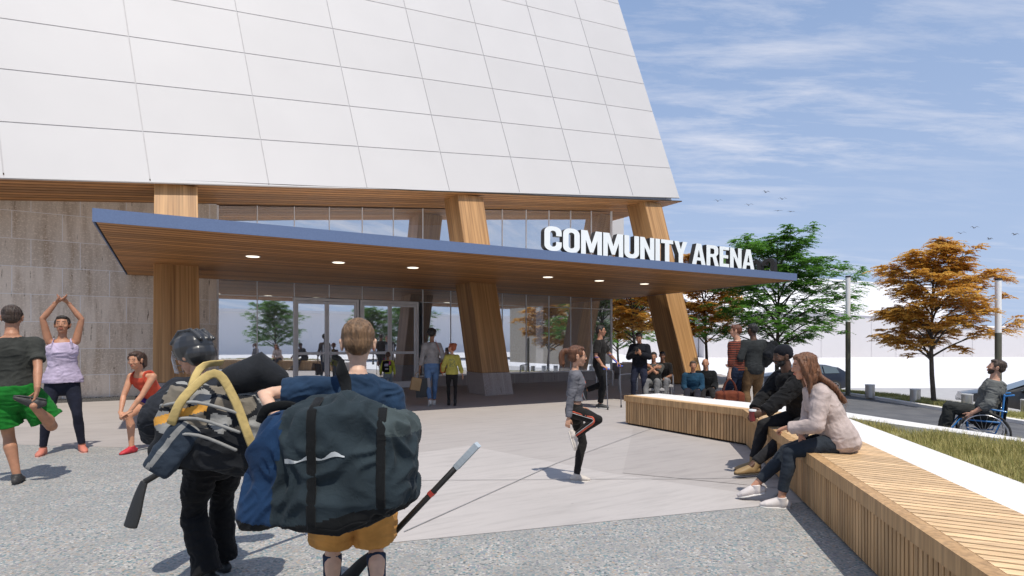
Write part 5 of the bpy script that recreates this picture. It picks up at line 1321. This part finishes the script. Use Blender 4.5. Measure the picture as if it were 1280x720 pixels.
J = person('woman with short curly black hair in grey blouse and jeans walking to the doors', wl, 14, 1.73,
       dict(footL=dict(p=(-.06, -.16, .12), dir=(0, 25)), footR=dict(p=(.07, .20, .085)), lean=(2, 2), handL=dict(p=(-.30, -.03, .76), n=(1, 0, 0), curl=1.0), handR=dict(p=(.25, .10, .93), n=(-1, 0, 0), curl=.7), head=(-18, 0)),
       SKB, ('afro', (.012, .010, .009)), dict(c=(.30, .28, .27), g=.022, sleeve=1.7, hem=.0, fold=.010, name='blouse'), dict(c=(.11, .19, .34), g=.012, len=1.88, fold=.004, name='jeans'), dict(c=(.62, .58, .54)), fem=True, near=1, seed=9, face=True)
def paper_bag(label, c, w, d, h, mat, rz=0, tilt=0):
    r = empty('shopping_bag', c, 0, label, 'shopping bag'); r.rotation_euler = (0, tilt, rz); bm = bmesh.new()
    hexa(bm, [(-w/2, -d/2, -h), (w/2, -d/2, -h), (w/2, d/2, -h), (-w/2, d/2, -h), (-w/2, -d*.35, 0), (w/2, -d*.35, 0), (w/2, d*.35, 0), (-w/2, d*.35, 0)]); bmesh.ops.bevel(bm, geom=bm.edges[:], offset=.004, segments=1, affect='EDGES'); obj('bag_body', bm, mat, r)
    for s in (-1, 1):
        bm = bmesh.new(); tube(bm, catmull([(-w*.25, s*d*.33, -.02), (-w*.2, s*d*.2, .08), (0, 0, .13), (w*.2, s*d*.2, .08), (w*.25, s*d*.33, -.02)], 4), .004, seg=6); obj('handle', bm, mat, r, smooth=True)
hl = J['W'](J['gripL'])
paper_bag('brown paper shopping bag in the walking woman\'s left hand', hl+Vector((-.06, -.06, -.12)), .22, .10, .28, plain('kraft_paper', (.30, .19, .09), .8), R(25), R(12))
paper_bag('black shopping bag hanging behind the brown paper one', hl+Vector((.02, .02, -.14)), .26, .12, .42, plain('black_paper', (.018, .018, .018), .5), R(10), R(-3))
paper_bag('pale grey shopping bag, rightmost in the walking woman\'s left hand', hl+Vector((.13, .06, -.13)), .16, .10, .33, plain('grey_paper', (.30, .28, .28), .8), R(-8), R(-6))
hb, _ = softbag('handbag', 'orange leather shoulder bag on the walking woman\'s right hip', J['W']((.25, -.02, .86)), (.13, .11, .24), R(10), 'handbag', [fabric((.50, .11, .03)), fabric((.35, .07, .02))], lambda p: 1 if p.z > .05 else 0, fa=.004, seed=3)
fr_ = J['frame'](.47); sh_w = J['W'](fr_[0]+fr_[1]*.10)
q0 = hb.location; strap('strap', [Vector((-.02, -.04, .10)), (sh_w-q0)*.5+Vector((.03, -.06, 0)), sh_w-q0+Vector((.0, -.05, .04)), sh_w-q0+Vector((0, .06, .035)), Vector((-.02, .10, .12))], .03, .008, fabric((.50, .11, .03)), hb, ref=(1, 0, 0))
person('red haired girl with bun in yellow jacket walking beside the curly haired woman', G(565, 507), 10, 1.40,
       dict(footL=dict(p=(-.08, .12, .085)), footR=dict(p=(.08, -.10, .11), dir=(0, 15)), handL=dict(p=(-.26, .08, .92)), handR=dict(p=(.30, .0, .84)), head=(55, -6)),
       SKL, ('bun', (.34, .085, .03)), dict(c=(.52, .45, .10), g=.032, sleeve=1.75, hem=-.05, fold=.010, name='jacket', mats=[fabric((.52, .45, .10)), fabric((.30, .30, .12))], extra=lambda p: 1 if p.y < -.05 and abs(p.x) < .085 and 1.08 < p.z < 1.32 and noise.noise(p*26) > .02 else 0), dict(c=(.022, .020, .020), g=.010, len=1.95, fold=.003, name='leggings'), dict(c=(.015, .015, .015), hi=.05, sole=(.02, .02, .02)), fem=True, child=True, near=1, seed=10)

# --- girl marching in the middle
def stripe(p): return 0
gm = G(722, 603)
J = person('girl with ponytail and glasses lifting one knee on the open plaza', gm+Vector((-.03, 0, 0)), -92, 1.385,
       dict(footL=dict(p=(-.06, .03, .085), dir=(0, 0)), footR=dict(p=(.17, .01, .63), pole=(.78, .62, .1), d=(.05, .30, -1), up=(0, 1, .3)), handR=dict(p=(.20, -.10, .80), pole=(.4, -1, 0), n=(-1, .2, 0), curl=.45), handL=dict(p=(-.24, .12, .92), pole=(-.4, -1, 0)), lean=(0, 2), head=(3, 2)),
       (.52, .29, .19), ('ponytail', (.12, .045, .018)), dict(c=(.155, .155, .175), g=.018, sleeve=1.93, hem=.13, fold=.008, name='sweater', mats=[fabric((.155, .155, .175)), fabric((.50, .13, .08))], extra=lambda p: 1 if p.y > .09 and 1.10 < p.z < 1.36 and abs(p.x) < .06 and noise.noise(p*22) > .05 else 0),
       dict(c=(.018, .016, .015), g=.014, len=1.94, waist=.10, fold=.005, flare=.0, name='track_pants'), dict(c=(.50, .45, .40), sole=(.62, .58, .53)), fem=True, child=True, near=2, seed=11, glasses=True, socks=((.02, .02, .02), .20))
# side stripes down the raised thigh and shin
hip, kn, an, FM = J['legs']['R']
M_st1, M_st2 = fabric((.62, .12, .07)), fabric((.60, .58, .55))
def leg_line(hip, kn, an, dz, rr=(.092, .072, .064, .056)):
    out = []
    for a, b, fs, rs in ((hip, kn, (.0, .35, .7, .93), rr), (kn, an, (.10, .4, .7, .92), (.066, .062, .054, .050))):
        ax = (b-a).normalized(); n_ = Vector((1, -.15, .1)); n_ = (n_-ax*n_.dot(ax)).normalized(); s_ = ax.cross(n_)
        for f, r_ in zip(fs, rs): out.append(a.lerp(b, f)+n_*r_+s_*dz)
    return out
for mt_, w_, dz in ((M_st1, .022, 0), (M_st2, .008, .016)):
    strap('side_stripe', leg_line(hip, kn, an, dz), w_, .014, mt_, J['root'], ref=(1, 0, 0), S=J['S'])

# --- man on crutches
cm = G(749, 510)
J = person('man with glasses in dark t-shirt leaning on two forearm crutches', cm, -110, 1.80,
       dict(footR=dict(p=(.02, .02, .085), dir=(-4, 0)), footL=dict(p=(-.10, -.30, .36), pole=(-.1, 1, .1), d=(0, .35, -1), up=(0, 1, .3)), lean=(-1, 4), handR=dict(p=(.30, .14, .90), pole=(.3, -1, 0), d=(-.1, .8, -.4), n=(-.3, -.5, -1), curl=1.0), handL=dict(p=(-.28, .36, .92), pole=(-.3, -1, 0), d=(.1, .7, -.5), n=(.3, -.5, -1), curl=1.0), head=(0, 0)),
       SKM, ('short', (.02, .015, .012)), dict(c=(.016, .018, .017), g=.026, sleeve=.8, sflare=.015, hem=-.05), dict(c=(.012, .012, .013), g=.022, len=1.92), dict(c=(.03, .03, .03)), near=1, seed=12, glasses=True)
M_cr = plain('crutch_blue', (.05, .12, .60), .4); M_cg = plain('crutch_grey', (.18, .19, .22), .35, metal=.6)
for nm, lb in (('R', 'blue topped forearm crutch nearest the camera, under the man\'s right hand'), ('L', 'farther forearm crutch under the man\'s left hand, right of his legs')):
    g_ = J['W'](J['grip'+nm]); el = J['W'](J['arms'][nm][1]); r = empty('crutch', Vector((g_.x, g_.y, 0)), 0, lb, 'crutch', None); g0 = Vector((0, 0, g_.z)); e0 = el-Vector((g_.x, g_.y, 0)); top_ = g0.lerp(e0, .85)+Vector((-.03, 0, .02))
    bm = bmesh.new(); tube(bm, [(.03, 0, .012), g0], .011, seg=10); obj('shaft', bm, M_cg, r, smooth=True)
    bm = bmesh.new(); tube(bm, [g0, top_], .015, seg=10); tube(bm, [top_+Vector((.045*math.cos(a), .045*math.sin(a), 0)) for a in [k*.5-2.2 for k in range(10)]], [(.022, .004)]*10, ref=(0, 0, 1), seg=8); obj('cuff', bm, M_cr, r, smooth=True)
    bm = bmesh.new(); tube(bm, [g0-J['RM'].col[1]*.055, g0+J['RM'].col[1]*.055], .014, seg=10); obj('grip', bm, M_cr, r, smooth=True)
    bm = bmesh.new(); tube(bm, [(.03, 0, 0), (.03, 0, .04)], .018, seg=10, ca='f'); obj('ferrule', bm, M_black, r, smooth=True)

# --- background group
m11 = Vector(((799.5-640)/FOC*14, 14, 0))
J = person('man in black jacket standing behind the bench looking down at his phone', m11, 156, 1.67,
       dict(footL=dict(p=(-.15, 0, .085), dir=(12, 0)), footR=dict(p=(.15, .05, .085), dir=(-10, 0)), handR=dict(p=(.05, .20, 1.22), pole=(1, -.3, -.8), d=(-.5, .4, .5), n=(-.4, -.4, .4), curl=.8), handL=dict(p=(-.06, .23, 1.20), pole=(-1, -.3, -.8), d=(.4, .4, .6), n=(.3, -.6, .2), curl=.8), head=(0, 24)),
       SKM, ('crop', (.015, .012, .010)), dict(c=(.010, .011, .016), g=.040, sleeve=1.93, hem=-.08, collar=True, name='jacket'), dict(c=(.020, .024, .045), g=.022, len=1.95), dict(c=(.02, .02, .02)), near=1, seed=13)
bm = bmesh.new(); c = J['W']((.0, .30, 1.30)); cbox(bm, c, (.072, .010, .145), rot=Matrix.Rotation(R(166), 3, 'Z') @ Matrix.Rotation(R(-35), 3, 'X')); bmesh.ops.bevel(bm, geom=bm.edges[:], offset=.003, segments=1, affect='EDGES'); tag(obj('phone', bm, M_black), 'dark phone held by the standing man in black jacket', 'phone')
def stool(x, y, z, h, label, w=.42):
    r = empty('stool', (x, y, z), 0, label, 'stool'); bm = bmesh.new(); cbox(bm, (0, 0, h-.03), (w, .40, .06)); bmesh.ops.bevel(bm, geom=bm.edges[:], offset=.012, segments=2, affect='EDGES'); obj('seat', bm, M_pave, r)
    for a in (-1, 1):
        for b in (-1, 1):
            bm = bmesh.new(); tube(bm, [(a*w*.42, b*.16, 0), (a*w*.40, b*.15, h-.06)], .015, seg=8, ca='f'); obj('leg', bm, M_steel, r)
def sitter(label, px, Y, zg, H, hd, seat, skc, hairc, top, bot, seed, hands=None, head=(0, 0), stl=None, lean=(4, 6)):
    x = (px-640)/FOC*Y; S = H/1.75; l = Vector((x, Y, zg)); f = Vector((-math.sin(R(hd)), math.cos(R(hd)), 0))
    ps = dict(pelvis=(0, 0, (seat+.09)/S), footL=dict(p=(-.12, .46 if seat > .2 else .80, .085), pole=(-.1, .5, 1)), footR=dict(p=(.13, .48 if seat > .2 else .78, .085), pole=(.1, .5, 1)), lean=lean, head=head)
    ps.update(hands or dict(handL=dict(p=(-.14, .36, (seat+.2)/S), pole=(-.4, -1, 0), n=(0, 0, -1)), handR=dict(p=(.14, .36, (seat+.2)/S), pole=(.4, -1, 0), n=(0, 0, -1))))
    person(label, l, hd, H, ps, skc, hairc, top, bot, dict(c=(.05, .05, .05)), near=1, seed=seed)
    if stl: stool(x, Y, zg, seat, stl)
cross = dict(handL=dict(p=(.07, .22, .86), pole=(-1, .1, -.9), d=(1, -.1, .1), n=(0, -1, .1), curl=.3), handR=dict(p=(-.07, .25, .84), pole=(1, .1, -.9), d=(-1, -.1, .1), n=(0, -1, 0), curl=.3))
sitter('man in grey t-shirt sitting with crossed arms left of the right column', 817.5, 14.2, 0, 1.70, 158, .30, SKM, ('crop', (.02, .015, .012)), dict(c=(.085, .082, .072), g=.035, sleeve=.8, sflare=.02, hem=-.05), dict(c=(.20, .20, .20), g=.025, len=1.9), 14, cross, (0, 4), 'low stool under the man with crossed arms')
sitter('dark haired person in black t-shirt sitting just behind the cross armed man', 829, 14.8, 0, 1.66, 156, .34, SKB, ('crop', (.012, .010, .010)), dict(c=(.015, .016, .018), g=.025, sleeve=.8), dict(c=(.22, .22, .23), g=.025, len=1.9), 15, None, (8, 6), 'low stool behind the man with crossed arms', (10, 16))
sitter('man in blue jacket sitting low before the right column', 866.5, 13.9, 0, 1.70, 160, .10, SKM, ('crop', (.10, .07, .05)), dict(c=(.015, .055, .10), g=.030, sleeve=1.93, collar=True, name='jacket'), dict(c=(.02, .02, .03), g=.025, len=1.9), 16, None, (6, 4), 'very low stool under the man in blue', (8, 10))
sitter('bald man in black coat sitting low beside the man in blue', 881.5, 14.1, 0, 1.74, 168, .12, SKM, ('bald', (.05, .04, .03)), dict(c=(.008, .008, .010), g=.040, sleeve=1.93, collar=True, name='coat'), dict(c=(.02, .02, .02), g=.025, len=1.9), 17, None, (-14, 2), 'very low stool under the bald man', (6, 8))
m14 = Vector(((922-640)/FOC*10.8, 10.8, 0))
def strp(p): return 1 if math.sin(p.z*150) > .1 else 0
J = person('auburn haired man in rust striped sweater and dark jeans behind the bench', m14, 34, 1.76,
       dict(footL=dict(p=(-.10, .05, .085)), footR=dict(p=(.10, -.04, .085)), handL=dict(p=('w', PX(911, 476, 10.65)), pole=(-.3, -1, 0), n=(1, 0, 0), curl=1.0), handR=dict(p=(.20, .22, 1.0), pole=(.4, -1, 0)), head=(30, 4)),
       SKL, ('short', (.13, .042, .018)), dict(c=(.25, .07, .04), mats=[fabric((.20, .05, .03)), fabric((.045, .02, .018))], extra=strp, g=.024, sleeve=1.5, hem=-.05, name='sweater'), dict(c=(.018, .028, .055), g=.018, len=1.93, name='jeans'), dict(c=(.05, .03, .02)), near=1, seed=18)
gl = J['W'](J['gripL'])
lb_, _ = softbag('holdall', 'brown leather holdall in the striped sweater man\'s left hand', gl+Vector((-.02, -.05, -.36)), (.50, .24, .26), R(-8), 'holdall', [fabric((.17, .045, .022)), fabric((.10, .025, .015))], lambda p: 1 if abs(abs(p.x)-.12) < .015 else 0, fa=.008, seed=4)
for s in (-1, 1): strap('handle', [(-.12, s*.06, .11), (-.08, s*.04, .26), (0, s*.01, .345), (.08, s*.04, .26), (.12, s*.06, .11)], .022, .012, fabric((.10, .025, .015)), lb_, ref=(0, 1, 0))
m15 = Vector(((942-640)/FOC*10.75, 10.75, 0))
J = person('dark skinned man in charcoal coat and tan trousers with his back turned', m15, 2, 1.78,
       dict(footL=dict(p=(-.11, -.03, .085)), footR=dict(p=(.12, .06, .085)), handR=dict(p=(.24, .10, .96), curl=.6), handL=dict(p=(-.22, .16, 1.02), pole=(-.4, -1, 0)), head=(22, 3)),
       SKD, ('crop', (.012, .010, .009)), dict(c=(.030, .033, .034), g=.036, sleeve=1.93, hem=-.10, collar=True, name='coat'), dict(c=(.16, .095, .045), g=.024, len=1.95), dict(c=(.03, .02, .015)), near=1, seed=19)
sb_, _ = softbag('shoulder_bag', 'black shoulder bag on the charcoal coated man\'s right side', J['W']((.30, -.10, 1.22)), (.30, .20, .34), R(20), 'shoulder bag', [M_ch, M_bk], lambda p: 1 if p.z > .08 else 0, fa=.012, seed=6, tilt=R(35))
fr_ = J['frame'](.47); sh_w = J['W'](fr_[0]+fr_[1]*.11); RMi = sb_.rotation_euler.to_matrix().inverted(); v_ = RMi @ (sh_w-sb_.location)
strap('strap', [Vector((-.08, -.05, .14)), v_+Vector((.0, -.06, .03)), v_+Vector((0, .06, .04)), Vector((-.05, .09, .14))], .03, .008, M_bk, sb_, ref=(1, 0, 0))

# --- the seated couple
ws_ = Vector((2.34, 5.02, 0))
J = person('woman with long brown hair and pale sweater sitting forward on the near bench', ws_, 74, 1.70,
       dict(pelvis=(0, -.47, .61), lean=(14, 34), footR=dict(p=(.10, .20, .14), dir=(0, 14), pole=(.05, .8, 1)), footL=dict(p=(-.10, .01, .085), dir=(2, 0), pole=(-.05, .8, 1)),
            handL=dict(p=(-.10, -.03, .71), pole=(-.7, -.6, -.7), d=(.75, .5, -.25), n=(.3, -.3, -1), curl=.6), handR=dict(p=(-.03, -.16, .64), pole=(1, -.3, -.5), d=(-.25, .15, -1), n=(.2, -1, 0), curl=.35), head=(4, 8), bulk=1.05),
       (.55, .28, .18), ('long', (.17, .072, .032)), dict(c=(.52, .43, .40), g=.030, sleeve=1.86, hem=-.09, flare=.012, fold=.008, name='sweater'), dict(c=(.030, .038, .050), g=.012, len=1.84, fold=.005, name='jeans'), dict(c=(.60, .55, .53), sole=(.62, .60, .58)), fem=True, near=2, seed=20)
ms_ = Vector((2.70, 6.21, 0))
J = person('dark skinned man in black puffer jacket and tan boots sitting on the bench', ms_, 98, 1.78,
       dict(pelvis=(0, -.50, .60), lean=(18, 30), footL=dict(p=(-.14, .26, .085), dir=(4, 0), pole=(-.05, .7, 1)), footR=dict(p=(.16, .02, .085), dir=(-6, 0), pole=(.05, .7, 1)),
            handL=dict(p=(-.15, .12, .64), pole=(-1, .0, -.2), d=(.1, .9, -.2), n=(1, -.1, 0), curl=.8), handR=dict(p=(.08, .04, .66), pole=(1, -.2, -.2), d=(-.4, .7, -.4), n=(-.3, 0, -1), curl=.5), head=(-4, 6), bulk=1.0),
       SKD, ('cap', (.014, .014, .015)), dict(c=(.012, .012, .013), g=.045, sleeve=1.93, hem=-.06, fold=.018, collar=True, hood=True, name='puffer_jacket'), dict(c=(.022, .022, .025), g=.012, len=1.86, fold=.006, name='jeans'), dict(c=(.26, .17, .075), hi=.08, sole=(.03, .028, .025)), near=2, seed=21, beard=True)
g_ = J['W'](J['gripL']); r = empty('coffee_cup', g_+Vector((-.015, 0, -.07)), 0, 'small paper cup with white lid in the seated man\'s hand', 'cup'); bm = bmesh.new(); tube(bm, [(0, 0, 0), (0, 0, .105)], [.028, .038], seg=20, ca='f', cb='f'); obj('cup', bm, plain('cup_red', (.20, .03, .03), .5), r, angle=40)
bm = bmesh.new(); tube(bm, [(0, 0, .104), (0, 0, .112), (0, 0, .122)], [.041, .041, .036], seg=20, ca='f', cb='f'); obj('lid', bm, plain('lid_white', (.75, .76, .78), .4), r, angle=40)

# --- wheelchair user
zc = hgt(7.1, 8.5)+.03
wc_ = Vector((6.98, 8.5, zc))
J = person('bearded man in grey hoodie sitting in a wheelchair on the asphalt path', wc_, 54, 1.76,
       dict(pelvis=(0, 0, .54), lean=(-16, -8), footL=dict(p=(-.10, .50, .22), pole=(-.05, .6, 1)), footR=dict(p=(.10, .52, .22), pole=(.05, .6, 1)), handL=dict(p=(-.30, .17, .57), pole=(-.6, -1, 0), d=(.1, .5, -.8), n=(.8, .3, 0), curl=.8), handR=dict(p=(.30, .15, .57), pole=(.6, -1, 0), d=(-.1, .5, -.8), n=(-.8, .3, 0), curl=.8), head=(2, -14), bulk=1.08),
       (.50, .28, .19), ('short', (.055, .032, .020)), dict(c=(.135, .14, .135), g=.032, sleeve=1.45, hem=-.08, hood=True, fold=.013, name='hoodie'), dict(c=(.035, .037, .035), g=.026, len=1.93, fold=.010), dict(c=(.03, .03, .03)), near=2, seed=22, beard=True)
w_ = empty('wheelchair', wc_, R(54), 'blue and black wheelchair under the man in grey hoodie', 'wheelchair')
M_wb = plain('frame_blue', (.02, .16, .42), .35, coat=.4); M_seat = fabric((.02, .02, .022)); M_rub = plain('tyre', (.03, .03, .03), .8)
for s in (-1, 1):
    bm = bmesh.new(); n = 40; tube(bm, [(s*.30, .03+.295*math.cos(k*math.tau/n), .305+.295*math.sin(k*math.tau/n)) for k in range(n+1)], .014, seg=8, ref=(1, 0, 0)); wh = obj('wheel', bm, M_rub, w_, smooth=True)
    bm = bmesh.new(); tube(bm, [(s*.335, .03+.262*math.cos(k*math.tau/n), .305+.262*math.sin(k*math.tau/n)) for k in range(n+1)], .008, seg=8, ref=(1, 0, 0)); obj('hand_rim', bm, M_steel, wh, smooth=True)
    bm = bmesh.new()
    for k in range(18): a = k*math.tau/18; tube(bm, [(s*.31, .03, .305), (s*.30, .03+.285*math.cos(a), .305+.285*math.sin(a))], .0022, seg=4)
    tube(bm, [(s*.275, .03, .305), (s*.335, .03, .305)], .025, seg=12); obj('spokes', bm, M_steel, wh)
    bm = bmesh.new()
    for q in ([(s*.235, -.20, .86), (s*.235, -.17, .50), (s*.235, -.10, .30), (s*.235, .20, .30)], [(s*.235, -.16, .46), (s*.235, .30, .48), (s*.22, .42, .30), (s*.16, .52, .13)], [(s*.25, -.22, .62), (s*.25, .05, .66)], [(s*.235, -.20, .84), (s*.235, -.30, .86)], [(s*.235, .20, .30), (s*.235, .22, .48)]): tube(bm, q, .013, seg=8)
    obj('side_frame', bm, M_wb, w_, smooth=True)
    bm = bmesh.new(); tube(bm, [(s*.20, .33+.065*math.cos(k*math.tau/16), .075+.062*math.sin(k*math.tau/16)) for k in range(17)], .013, seg=8, ref=(1, 0, 0)); tube(bm, [(s*.20, .33, .075), (s*.21, .30, .30)], .010, seg=8); obj('caster', bm, M_rub, w_, smooth=True)
bm = bmesh.new(); cbox(bm, (0, .08, .435), (.44, .44, .05)); bmesh.ops.bevel(bm, geom=bm.edges[:], offset=.015, segments=2, affect='EDGES'); obj('seat', bm, M_seat, w_)
bm = bmesh.new(); tube(bm, [(0, -.20, .48), (0, -.225, .66), (0, -.235, .85)], [(.22, .02)]*3, ref=(0, 1, 0), seg=14, power=.5, ca='f', cb='f'); obj('backrest', bm, M_seat, w_, smooth=True)
bm = bmesh.new(); cbox(bm, (0, .54, .12), (.34, .16, .02)); obj('footrest', bm, M_wb, w_)
